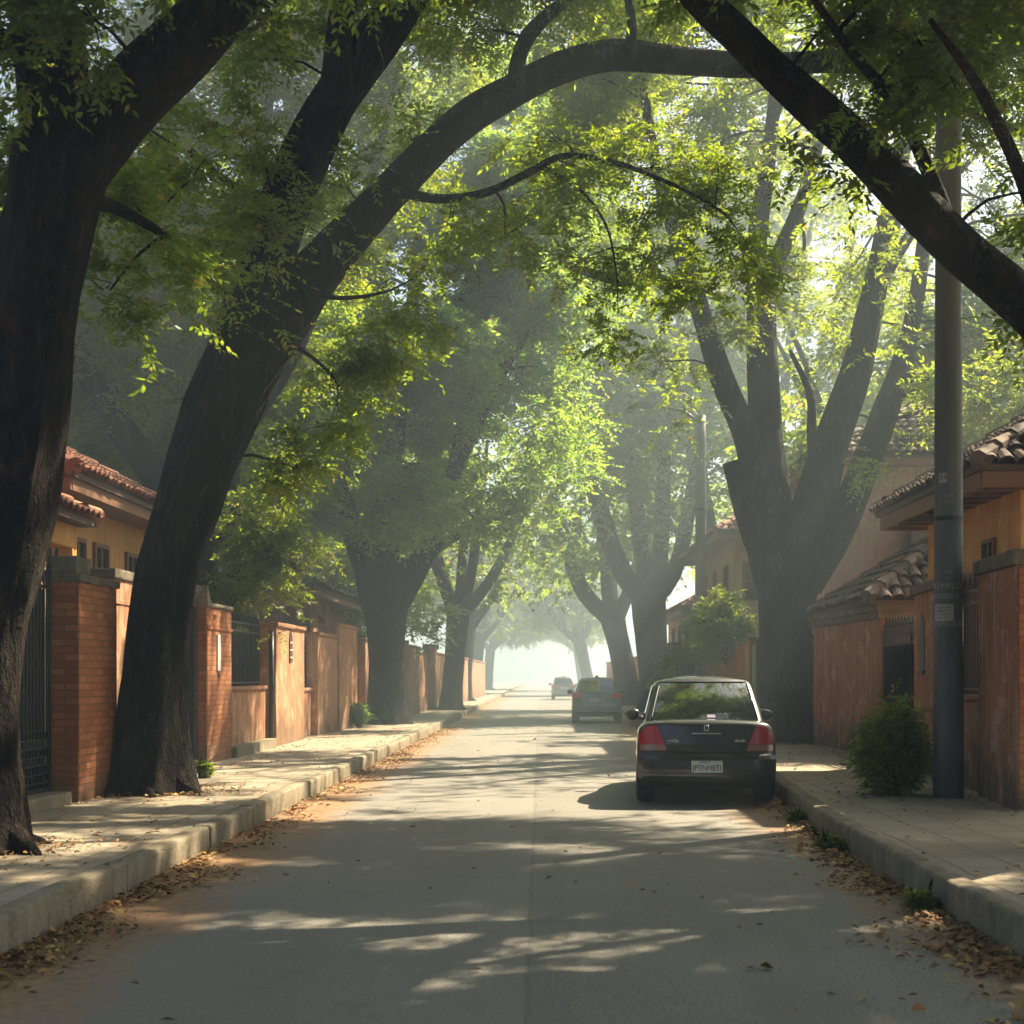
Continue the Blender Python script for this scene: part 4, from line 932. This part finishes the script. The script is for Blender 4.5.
# B: leaning tree that arches over the road
T = Tree('leaning_tree', (-4.46, 17.3, PV), 'dark leaning tree on the left pavement, one long limb arching over the road', bark='bark')
T.pix([(149, 800, 42), (150, 770, 37), (152, 735, 34.5), (155, 690, 33), (160, 630, 32), (168, 570, 32), (186, 510, 33), (207, 450, 36), (227, 405, 38), (243, 365, 37), (254, 320, 32), (266, 265, 27), (290, 190, 24), (322, 122, 23), (362, 62, 22), (405, 0, 20), (455, -80, 16), (500, -180, 9)], 17.3, 44, .07, .2, dY=.8, foot=.3)
T.pix([(336, 100, 17), (337, 60, 14), (340, 25, 13), (350, -20, 12), (370, -90, 8), (380, -170, 4)], 17.45, 16, .12)
T.pix([(212, 452, 12), (226, 418, 26), (248, 372, 32), (278, 325, 30), (315, 275, 26), (365, 218, 21), (420, 162, 18), (468, 118, 17), (510, 93, 16), (560, 68, 15), (612, 56, 15), (680, 61, 13), (760, 66, 12), (832, 62, 10), (885, 72, 8), (940, 100, 6), (1000, 124, 4), (1060, 150, 2)], 17.3, 22, .12, .12, dY=3.2)
T.pix([(516, 92, 11), (518, 62, 8), (527, 38, 8), (545, 18, 7), (575, -8, 6), (620, -60, 3)], 18.6, 12, .12); T.pix([(630, 58, 6), (632, 25, 5), (628, -15, 4), (640, -70, 2)], 19.0, 10, .12)
T.pix([(398, 192, 6), (440, 199, 5), (485, 193, 4.4), (530, 172, 4), (565, 156, 3.6), (620, 164, 3), (680, 188, 2), (722, 212, 1.2), (745, 240, .5)], 18.1, 8, .12, dY=1.4)
T.pix([(545, 168, 2.2), (580, 190, 1.6), (606, 225, 1.2), (616, 270, .8), (618, 310, .3)], 18.9, 6, .12)
T.pix([(300, 290, 3.4), (340, 298, 2.4), (385, 292, 1.4), (420, 275, .5)], 17.4, 7, .12, dY=1.2); T.pix([(268, 330, 3.4), (305, 352, 2.4), (335, 380, 1.4), (338, 410, .5)], 17.4, 7, .12, dY=1.2)
T.pix([(250, 300, 6), (200, 280, 5), (150, 240, 3), (130, 220, 2)], 17.2, 7, .12, dY=-1.4); T.pix([(285, 200, 7), (240, 190, 5), (190, 150, 3)], 17.5, 7, .12, dY=.8)
flare(T, -4.5, 17.3, .42)
T.pc([(425, 272, 18.8, 40, 28), (392, 318, 18.6, 46, 34), (352, 372, 18.4, 46, 34), (330, 425, 18.2, 34, 28), (300, 470, 18.2, 34, 26), (372, 260, 18.3, 34, 30), (405, 365, 18.8, 24, 18), (440, 250, 18.9, 30, 22), (370, 340, 18.2, 40, 30)], 1.2, .40, .72)
T.pc([(345, 185, 18.2, 62, 38), (412, 140, 18.8, 46, 34), (275, 225, 16.6, 66, 34), (205, 250, 15.9, 72, 44), (245, 300, 16.3, 44, 26), (330, 215, 16.9, 46, 26), (190, 180, 16.4, 64, 40), (250, 150, 17.2, 50, 34), (150, 130, 16.8, 60, 40)], .9, .44, .9)
T.pc([(560, 185, 19.2, 76, 34), (640, 168, 19.8, 72, 36), (700, 205, 19.8, 58, 40), (742, 250, 19.8, 36, 42), (505, 232, 19.0, 52, 26), (450, 215, 18.6, 36, 26), (585, 258, 19.2, 56, 26), (655, 262, 19.8, 60, 34), (612, 348, 19.2, 20, 18), (560, 140, 19.4, 60, 22), (720, 170, 20.0, 46, 24), (690, 300, 19.9, 36, 20), (620, 300, 19.3, 28, 24), (610, 330, 19.1, 24, 22)], 1.1, .40, .5)
T.pc([(330, 25, 18.2, 50, 32), (470, 30, 19.4, 66, 32), (600, 12, 19.8, 84, 22), (690, 16, 20.2, 66, 22), (420, -40, 18, 90, 50), (540, -70, 18.4, 110, 50), (680, -60, 19.6, 120, 46), (820, 20, 20.6, 70, 30), (300, -80, 17.4, 90, 60), (400, -140, 17.6, 110, 60), (240, 60, 17.0, 60, 46), (900, 110, 20.4, 50, 26), (980, 130, 20.8, 60, 30)], .8, .44, .9)
for i in range(20): T.clump((random.uniform(-3, 1.8), random.uniform(14.5, 19), random.uniform(10.2, 12.2)), (1.2, 1.1, .75), .9, .5, .9)  # clumps added above the view to shade the nearest tree's leaves
T.done('leaf', 14, .10, .041)
# F: right foreground tree, trunk out of the frame, its limb crosses the upper right
T = Tree('overhanging_tree', (4.55, 12.0, PV), 'dark heavy limb slanting down across the upper right corner, with shaded leaves', bark='bark')
T.pix([(1112, 880, 60), (1110, 800, 52), (1106, 680, 48), (1104, 560, 48), (1106, 440, 46)], 12.0, 26, .12, .12)
T.pix([(1108, 460, 36), (1085, 385, 32), (1045, 325, 26), (1000, 284, 24), (960, 250, 23), (925, 214, 22.5), (870, 158, 21), (818, 112, 20), (772, 70, 18), (735, 32, 17), (700, -2, 16), (650, -60, 13), (590, -130, 8), (540, -200, 3)], 12.0, 22, .12, .12, dY=1.6)
T.pix([(1105, 470, 38), (1120, 330, 36), (1150, 180, 30), (1200, 20, 24), (1280, -150, 16), (1350, -300, 8)], 12.0, 18, .2, dY=.5); T.pix([(1140, 240, 22), (1250, 130, 18), (1400, 60, 13), (1600, 10, 7)], 12.1, 14, .2, dY=2)
T.pix([(960, 250, 9), (905, 120, 7), (850, 50, 5), (800, -20, 3)], 12.7, 8, .15, dY=-.6); T.pix([(1085, 385, 10), (1030, 200, 8), (980, 90, 6), (930, 20, 3)], 12.1, 8, .15, dY=-1.0)
flare(T, 4.6, 12.0, .44)
T.pc([(840, 22, 12.9, 66, 36), (920, 40, 12.4, 70, 44), (1000, 40, 12, 70, 50), (960, 96, 11.8, 60, 34), (1010, 120, 12.2, 44, 30), (870, 92, 12.2, 52, 26), (835, 150, 12.6, 40, 24), (795, 176, 12.9, 22, 14), (860, 186, 12.4, 30, 14), (1040, 190, 12.6, 40, 40), (700, -30, 13.4, 70, 34), (620, -100, 13.5, 90, 46), (800, -80, 12.6, 120, 56), (950, -80, 12, 130, 60), (1060, 20, 12, 70, 90), (1120, -60, 12, 130, 90), (1240, 60, 12.8, 130, 90), (1380, 20, 13.4, 150, 100), (1300, -140, 12.4, 170, 100), (1540, -20, 14, 150, 90), (1020, 310, 12.8, 26, 22)], .9, .40, .8)  # clumps past the right edge are added for their shade
T.limb([(4.9, 12.2, 7.2, .26), (7.0, 11.0, 8.6, .2), (9.5, 9.5, 9.4, .12), (11.5, 8.5, 9.6, .06)], 10); T.limb([(4.8, 12.0, 6.6, .24), (5.2, 9.0, 8.2, .18), (5.6, 6.0, 9.0, .12), (5.8, 3.0, 9.2, .05)], 10); T.limb([(5.0, 9.6, 7.9, .14), (3.0, 7.0, 8.8, .09), (1.0, 5.0, 9.2, .04)], 8); T.limb([(5.4, 7.5, 8.7, .14), (8.0, 6.0, 9.4, .09), (10.5, 4.5, 9.4, .04)], 8)  # limbs out of view, added to carry the shading clumps
random.seed(5)
for i in range(64): T.clump((random.uniform(1.5, 12.5), random.uniform(-1.5, 12), random.uniform(7.8, 10.6)), (1.3, 1.3, .8), .85, .55, .8)  # unseen clumps added over the camera to shade the near air
T.limb([(5.3, 12.4, 9.0, .22), (6.5, 14.5, 10.2, .16), (8, 17.5, 10.8, .1), (9, 20, 11, .05)], 10); T.limb([(6.0, 13.6, 9.8, .15), (4.6, 16, 10.6, .1), (4.2, 19, 11, .04)], 8)  # more limbs added above the view under the shading clumps
for i in range(44): T.clump((random.uniform(3.0, 12), random.uniform(9, 20.5), random.uniform(9.6, 12)), (1.3, 1.3, .8), .85, .55, .95)  # unseen clumps added to keep sun off the near haze
for i in range(44): T.clump((random.uniform(4, 11), random.uniform(13.5, 23.5), random.uniform(10.4, 12.4)), (1.3, 1.3, .8), .85, .55, .95)  # clumps added high up to shade the foreground road
for i in range(46): T.clump((random.uniform(1, 12), random.uniform(-3, 11), random.uniform(8.4, 11)), (1.3, 1.3, .8), .85, .55, .8)  # further unseen clumps added, closing sun gaps over the camera
for i in range(16): T.clump((random.uniform(-.5, 5), random.uniform(20, 27), random.uniform(12.6, 14.5)), (1.1, 1.1, .7), .8, .5, .8)  # clumps added above the view to pattern the car's rear window reflection
T.limb([(4.3, 13.0, 8.2, .16), (2.5, 11.5, 9.3, .12), (0, 9.5, 9.8, .08), (-2.5, 7, 9.6, .04)], 10)  # limb added out of view to hold the cover over the road
for i in range(34): T.clump((random.uniform(-4, 4.2), random.uniform(2, 14.5), random.uniform(9.0, 11.2)), (1.3, 1.3, .75), .85, .55, .95)  # unseen cover added above the frame, shading the near left air
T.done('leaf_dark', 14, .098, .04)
# D: tree behind the left wall
T = Tree('garden_tree', (-6.9, 30.5, PV), 'tree behind the left railing wall, thick limb up to the left, leaves over the fence', bark='bark_grey')
T.pix([(205, 745, 26), (207, 690, 22), (208, 640, 21), (207, 590, 21), (204, 550, 22)], 30.5, 20, .2, .12)
T.pix([(203, 575, 17), (180, 520, 17), (150, 470, 15), (115, 420, 14), (82, 365, 12), (50, 290, 10), (30, 190, 6)], 30.5, 16, .2, dY=-1.2)
T.pix([(207, 570, 17), (222, 500, 15), (230, 420, 13), (240, 330, 10), (250, 220, 8), (270, 90, 5), (280, -40, 3)], 30.5, 16, .2, dY=1.0); T.pix([(226, 450, 9), (280, 380, 7), (320, 300, 5), (370, 180, 4), (400, 60, 2)], 30.8, 12, .2, dY=1); T.pix([(207, 600, 9), (245, 570, 7), (280, 560, 4), (300, 570, 3)], 30.5, 10, .2, dY=-1.6)
T.pc([(268, 560, 28.9, 42, 40), (292, 600, 28.6, 30, 30), (250, 515, 29.2, 40, 34), (300, 545, 28.8, 36, 24), (232, 600, 29, 26, 34), (275, 625, 28.5, 18, 16), (325, 548, 29, 24, 14)], 1.0, .42, .9)
T.pc([(120, 400, 30, 60, 44), (90, 330, 29.6, 60, 44), (180, 400, 31, 60, 50), (215, 330, 31, 60, 50), (150, 270, 30.6, 70, 50), (130, 200, 30.2, 70, 56), (210, 200, 31.4, 76, 56), (280, 190, 32, 70, 56), (330, 260, 32, 50, 46), (200, 110, 31, 80, 60), (280, 90, 31.6, 76, 56), (350, 100, 32, 66, 60), (400, 160, 32.2, 56, 44), (240, 10, 31, 90, 60), (340, 0, 31.6, 90, 60), (150, 30, 30.4, 90, 60), (60, 120, 29.8, 70, 70), (420, 60, 32, 60, 50), (60, 250, 29.6, 56, 60), (160, 455, 31.5, 50, 30), (245, 445, 31.5, 46, 40), (290, 350, 32, 46, 44), (20, 380, 30, 60, 60), (460, -20, 32, 80, 50), (200, -90, 31, 140, 60), (380, -90, 31, 140, 60)], 1.1, .52, .9)
T.done('leaf_gold', 12, .13, .056)
# C: large dark tree on the left, in the haze
T = Tree('broad_tree', (-4.3, 42.0, PV), 'broad dark hazy tree with a massive trunk at the end of the left pavement walls', bark='bark_grey')
T.pix([(387, 730, 23), (387, 710, 19), (387, 670, 17.5), (386, 630, 19), (384, 590, 25), (383, 560, 27)], 42, 26, .2, .14, foot=.4)
T.pix([(374, 585, 14), (358, 545, 12), (344, 500, 9), (325, 440, 7), (315, 360, 5), (300, 260, 3)], 42, 12, .3, dY=-1.5); T.pix([(384, 570, 16), (388, 500, 12), (396, 430, 9), (410, 330, 7), (420, 220, 5), (430, 90, 3)], 42, 14, .3, dY=.5)
T.pix([(396, 600, 15), (418, 566, 12), (436, 530, 9), (452, 480, 7), (475, 430, 5), (500, 380, 4), (530, 330, 2)], 42, 12, .3, dY=-1); T.pix([(420, 560, 7), (450, 540, 5), (490, 520, 4), (530, 505, 2)], 42, 10, .3, dY=-2); T.pix([(400, 400, 7), (460, 300, 5), (510, 240, 3)], 42, 10, .3, dY=2)
lst = []
for i in range(64):
    px = random.uniform(318, 575); py = random.uniform(70, 530); top = 540 - 60 * abs(px - 440) / 130
    if py > top: py = top - random.uniform(0, 80)
    if px > 520 and py > 490: continue
    lst.append((px, py, 42 + random.uniform(-4.0, 4.0), random.uniform(28, 46), random.uniform(22, 34)))
lst += [(x, 505 + random.uniform(-12, 18), 41 + random.uniform(-3, 3), 34, 22) for x in (330, 355, 410, 440, 470, 500, 530, 430, 380)] + [(545, 470, 40, 30, 24), (560, 430, 40, 34, 26), (440, 625, 50, 22, 26), (426, 610, 50, 20, 22)]
lst += [(random.uniform(335, 575), random.uniform(290, 530), 41.5 + random.uniform(-4, 3), 34, 22) for i in range(30)]
lst += [(random.uniform(470, 620), random.uniform(70, 340), 43 + random.uniform(-3, 4), 36, 28) for i in range(44)]
T.pix([(452, 480, 8), (480, 380, 7), (530, 270, 5), (570, 170, 3), (590, 100, 2)], 41, 10, .3, dY=2.5)
T.pc(lst, 1.25, .65, .7); T.done('leaf_far', 12, .165, .075)
# E: big forked tree on the right
T = Tree('forked_tree', (5.02, 30.5, PV), 'tall grey tree on the right pavement splitting into four steep limbs above the walls', bark='bark_grey')
T.pix([(788, 755, 36), (787, 735, 29), (786, 700, 25.5), (786, 650, 24.5), (787, 600, 27), (790, 565, 33), (790, 545, 33)], 30.5, 36, .12, .14, foot=.5)
T.pix([(775, 580, 20), (763, 530, 19), (756, 480, 15), (746, 435, 13), (722, 378, 11.5), (697, 300, 10), (678, 240, 9), (655, 160, 6), (640, 60, 4)], 30.5, 16, .2, dY=-1.0); T.pix([(760, 540, 16), (745, 505, 12), (736, 478, 10), (731, 462, 9)], 30.3, 12, .1)
T.pix([(700, 310, 8), (668, 284, 7), (635, 278, 6), (600, 276, 5), (560, 262, 3)], 30, 10, .2, dY=-2)
T.pix([(785, 570, 22), (773, 505, 19), (766, 430, 16), (762, 350, 15), (761, 295, 14)], 30.5, 18, .2); T.pix([(761, 305, 12), (780, 255, 9), (800, 205, 7), (822, 130, 5), (840, 30, 3)], 30.5, 12, .2, dY=.8); T.pix([(760, 305, 12), (757, 240, 10), (768, 160, 8), (778, 60, 5), (785, -60, 3)], 30.5, 12, .2, dY=-.8)
T.pix([(796, 575, 24), (815, 500, 20), (836, 430, 17), (857, 368, 15), (872, 300, 13), (888, 230, 12), (900, 160, 9), (910, 60, 6), (915, -60, 3)], 30.5, 18, .2, dY=1.0)
T.pix([(806, 585, 18), (838, 530, 17), (866, 465, 14.5), (885, 412, 13), (903, 360, 10), (918, 290, 8), (928, 210, 6), (950, 110, 4)], 30.5, 16, .2, dY=-.6); T.pix([(818, 490, 6), (812, 440, 5), (810, 395, 4), (790, 350, 2)], 30.7, 8, .2); T.pix([(872, 300, 7), (900, 250, 6), (935, 200, 4), (980, 150, 2)], 31, 8, .2, dY=1)
flare(T, 5.04, 30.5, .52)
lst = []
for i in range(150):
    px = random.uniform(600, 1060); py = random.uniform(-60, 400)
    if py > 330 and 700 < px < 900 and random.random() < .5: continue
    lst.append((px, py, 30.5 + random.uniform(-4.0, 4.5), random.uniform(26, 46), random.uniform(18, 30)))
lst += [(660, 350, 30, 40, 30), (690, 400, 30, 46, 34), (660, 440, 30, 36, 26), (715, 445, 30.5, 26, 24), (640, 400, 29.5, 34, 26), (700, 340, 30, 40, 30), (860, 470, 29.2, 26, 12), (940, 400, 32, 50, 50), (900, 440, 33, 40, 30), (985, 330, 31, 50, 40), (965, 420, 33, 40, 36), (830, 330, 32, 40, 30), (800, 430, 33, 34, 40), (930, 330, 32, 50, 40)]
lst += [(random.uniform(560, 780), random.uniform(20, 260), 31 + random.uniform(-3, 4), 38, 26) for i in range(34)] + [(random.uniform(840, 1040), random.uniform(100, 340), 32 + random.uniform(-3, 4), 38, 26) for i in range(26)]
T.pc(lst, 1.05, .55, .935)
T.pc([(random.uniform(650, 800), random.uniform(50, 190), 32.5 + random.uniform(-1, 3), 36, 24) for i in range(11)], .9, .55, .3); T.done('leaf_gold', 12, .135, .06)
# generic avenue trees and garden trees
def generic(name, loc, label, h, cr, seed, leaf, bark='bark_grey', fork=3.6, tr=.5, lean=0.0, nC=34, dens=.9, ll=.24, group=None, slen=.8, side=0.0, m=11, prune=.5):
    random.seed(seed); x, y = loc[0], loc[1]; T = Tree(name, (x, y, PV), label, group=group, bark=bark)
    T.limb([(x, y, PV - .1, tr * 1.35), (x, y, PV + .4, tr * 1.05), (x + lean * .3, y, fork * .6, tr * .95), (x + lean * .6, y, fork, tr * 1.05)], 18, .3, .14)
    cx, cz = x + side, h - cr[2]
    n = 5
    for i in range(n):
        a = 2 * math.pi * (i + random.uniform(-.2, .2)) / n; d = Vector((math.cos(a), math.sin(a), 0)); q = Vector((cx, y, 0))
        T.limb([(x + lean * .6 + d.x * tr * .3, y + d.y * tr * .3, fork - .2, tr * .7), (x + lean + d.x * cr[0] * .22, y + d.y * cr[1] * .22, fork + 1.4, tr * .5), (cx + d.x * cr[0] * .45, y + d.y * cr[1] * .45, cz, tr * .3), (cx + d.x * cr[0] * .62, y + d.y * cr[1] * .62, cz + cr[2] * .45, tr * .14)], 10, .4)
    T.limb([(x + lean * .6, y, fork - .2, tr * .6), (cx, y, cz, tr * .34), (cx + .3, y, cz + cr[2] * .7, .06)], 10, .4)
    for i in range(nC):
        u = Vector((random.gauss(0, 1), random.gauss(0, 1), random.gauss(0, 1))).normalized() * random.random() ** .4
        s_ = random.uniform(.75, 1.25)
        T.clump((cx + u.x * cr[0] * .85, y + u.y * cr[1] * .85, cz + u.z * cr[2] * .85), (1.35 * s_ * cr[0] / 5, 1.35 * s_ * cr[0] / 5, .95 * s_ * cr[0] / 5), dens, slen, prune)
    flare(T, x, y, tr)
    return T.done(leaf, m, ll * .95, ll * .45)
random.seed(11)
G = 'hazy avenue trees up the road'
generic('avenue_tree', (-3.55, 60, 0), 'misty left avenue tree with spreading limbs just past the big dark tree', 13, (5.4, 5, 4.6), 1, 'leaf_gold', lean=.5, side=.6, group=G, ll=.26, tr=.42, fork=4.2, nC=40, prune=.94, dens=.75)
a2 = generic('avenue_tree', (4.3, 56, 0), 'misty right avenue tree with several steep trunks behind the hatchback', 17, (6.6, 6, 6.0), 2, 'leaf_far', lean=-.5, side=-1.0, group=G, ll=.26, tr=.62, fork=4.6, nC=56, prune=.87, dens=.75)
a1 = generic('avenue_tree', (4.1, 70, 0), 'pale leaning right avenue tree left of the hatchback roof', 15, (6, 6, 5.2), 3, 'leaf_far', lean=-1.2, side=-1.4, group=G, ll=.3, tr=.55, fork=4.4, nC=46, prune=.87, dens=.75)
for args in ((-4.2, 82, 13, (5, 5, 4.4), 14, .4, .5, 'second misty tree of the left row past the big dark tree'),
             (-4.8, 112, 14, (6, 6, 5.2), 18, .4, .8, 'nearly white left row tree beyond the tiny car'), (3.9, 118, 15, (6.4, 6, 5.6), 19, -1.4, -2.4, 'nearly white right row tree beyond the tiny car'), (-5.2, 150, 16, (7, 7, 6), 20, .4, 1.4, 'last faint tree closing the left side of the bright gap'), (4.4, 158, 17, (7.5, 7, 6.5), 22, -.8, -2.2, 'last faint tree closing the right side of the bright gap')):
    x, y, hh, cr, sd_, ln_, sd2, lb = args
    generic('avenue_tree', (x, y, 0), lb, hh, cr, sd_, 'leaf_gold', lean=ln_, side=sd2, group=G, ll=.3, tr=.45, fork=4.4, nC=30, dens=.7, prune=.93)
def more(src, x, y, rz, sc, label): c_ = copy_thing(src, (x, y, PV), rz, sc); c_['label'] = label
G = 'garden trees behind the houses'
b1 = generic('garden_tree', (-11.5, 36, 0), 'bluish garden tree rising behind the left ochre house', 14, (6.5, 6, 5.5), 5, 'leaf_far', group=G, ll=.26, nC=60, tr=.4)
generic('garden_tree', (-8.6, 54, 0), 'low leafy tree over the hazy wall right of the big dark trunk', 8.5, (4.2, 5, 3.4), 31, 'leaf_gold', group=G, ll=.26, nC=40, tr=.25, fork=2.4, side=.6, prune=.6)
generic('garden_tree', (8.0, 60, 0), 'tallest pale crown between the cream houses, high above their roofs', 24, (7.5, 7, 9), 33, 'leaf_gold', group=G, ll=.3, nC=80, tr=.5, fork=6, prune=.93)
b2 = generic('garden_tree', (17.5, 47, 0), 'pale garden tree above the roof of the right ochre house', 15, (7, 6.5, 6), 6, 'leaf_gold', group=G, ll=.28, nC=54, tr=.45)
more(b1, -13, 56, R(80), 1.15, 'hazy garden tree behind the brick red house'); more(b1, 17, 64, R(200), .95, 'hazy garden tree behind the cream houses')
generic('garden_tree', (10.5, 44, 0), 'tall pale garden tree right behind the dusty pink house', 14.5, (6, 5, 5), 9, 'leaf_gold', group=G, ll=.26, nC=40, tr=.4, prune=.985); more(b2, -10, 74, R(60), 1.1, 'far garden tree behind the left row'); more(b2, 17, 84, R(140), 1.0, 'far garden tree behind the right row'); more(b1, 24, 56, R(310), 1.2, 'big pale garden tree at the right edge over the tiled roof'); more(b2, -19, 44, R(250), 1.2, 'garden tree at the far left behind the nearest trunk')
# shrubs
def bush(name, x, y, rx, rz, label, leaf, ll=.06, n=16, dens=1.6, z=PV, group=None, slen=.22, lo=.1):
    T = Tree(name, (x, y, z), label, 'shrub', group, 'bark'); 
    for i in range(7):
        a = random.uniform(0, 6.28); T.limb([(x + .05 * math.cos(a), y + .05 * math.sin(a), z - .03, .018), (x + rx * .4 * math.cos(a), y + rx * .4 * math.sin(a), z + rz * .6, .012), (x + rx * .7 * math.cos(a), y + rx * .7 * math.sin(a), z + rz * 1.3, .005)], 5, .15)
    for i in range(n):
        u = Vector((random.gauss(0, 1), random.gauss(0, 1), random.gauss(0, 1))).normalized() * random.random() ** .5
        T.clump((x + u.x * rx * .75, y + u.y * rx * .75, z + rz * (1 + u.z * .8) + lo * 0), (rx * .38, rx * .38, rz * .34), dens, slen, 0)
    return T.done(leaf, 10, ll, ll * .42, 'foliage', 'stems')
random.seed(21)
bush('roadside_shrub', 4.0, 16.95, .34, .5, 'bushy green shrub at the foot of the thick utility pole', 'leaf_gold', .085, 30, 1.15, slen=.3)
bush('ivy_bush', 5.0, 40.5, .75, 1.1, 'ivy bush spilling over the brick wall beside the forked tree trunk', 'leaf_gold', .13, 22, 1.2, 1.9, slen=.4)
bush('ivy_bush', 4.75, 47.3, 1.1, 1.25, 'leafy bush around the foot of the thin distant pole', 'leaf_gold', .13, 30, 1.2, PV + .2, slen=.4)
bush('ivy_bush', 5.2, 44.0, .9, .8, 'dark ivy mound on the wall behind the thin distant pole', 'leaf_far', .13, 22, 1.2, 2.0, slen=.4)
bush('small_weed', -4.72, 39.2, .25, .38, 'small leafy weed at the foot of the left pier before the big dark tree', 'leaf_far', .09, 8, 1.2, slen=.22)
for i, (x, y, r_, lb) in enumerate(((2.6, 13.3, .10, 'largest green tuft in the right gutter leaves, halfway to the black car'), (2.52, 9.9, .08, 'green tuft low in the right gutter nearest the viewer'), (2.72, 15.9, .05, 'tiny green sprout by the kerb close to the black car'), (-4.5, 20.0, .14, 'grassy tuft on the left pavement behind the leaning trunk'))):
    bush('weed_tuft', x, y, r_, r_ * .8, lb, 'leaf', .05, 5, 1.5, .0 if x > 0 else PV, 'weeds along the kerbs', .08)
# ------------------------------------------------------------------ morning haze
hz = NT('haze'); hz.t.nodes.remove(hz.b)
pv = hz.n('VolumePrincipled', {'Color': (.74, .93, 1.0), 'Density': HAZE, 'Anisotropy': .45})
hz.t.links.new(pv.outputs[0], hz.out.inputs['Volume'])
o = MB().box(-430, 430, -30, 430, -1.1, 21.5).build('haze', hz.m); tag(o, kind='stuff')
print('LEAF QUADS', sum(len(o.data.polygons) for o in bpy.data.objects if o.type == 'MESH' and o.name.startswith('crown')))
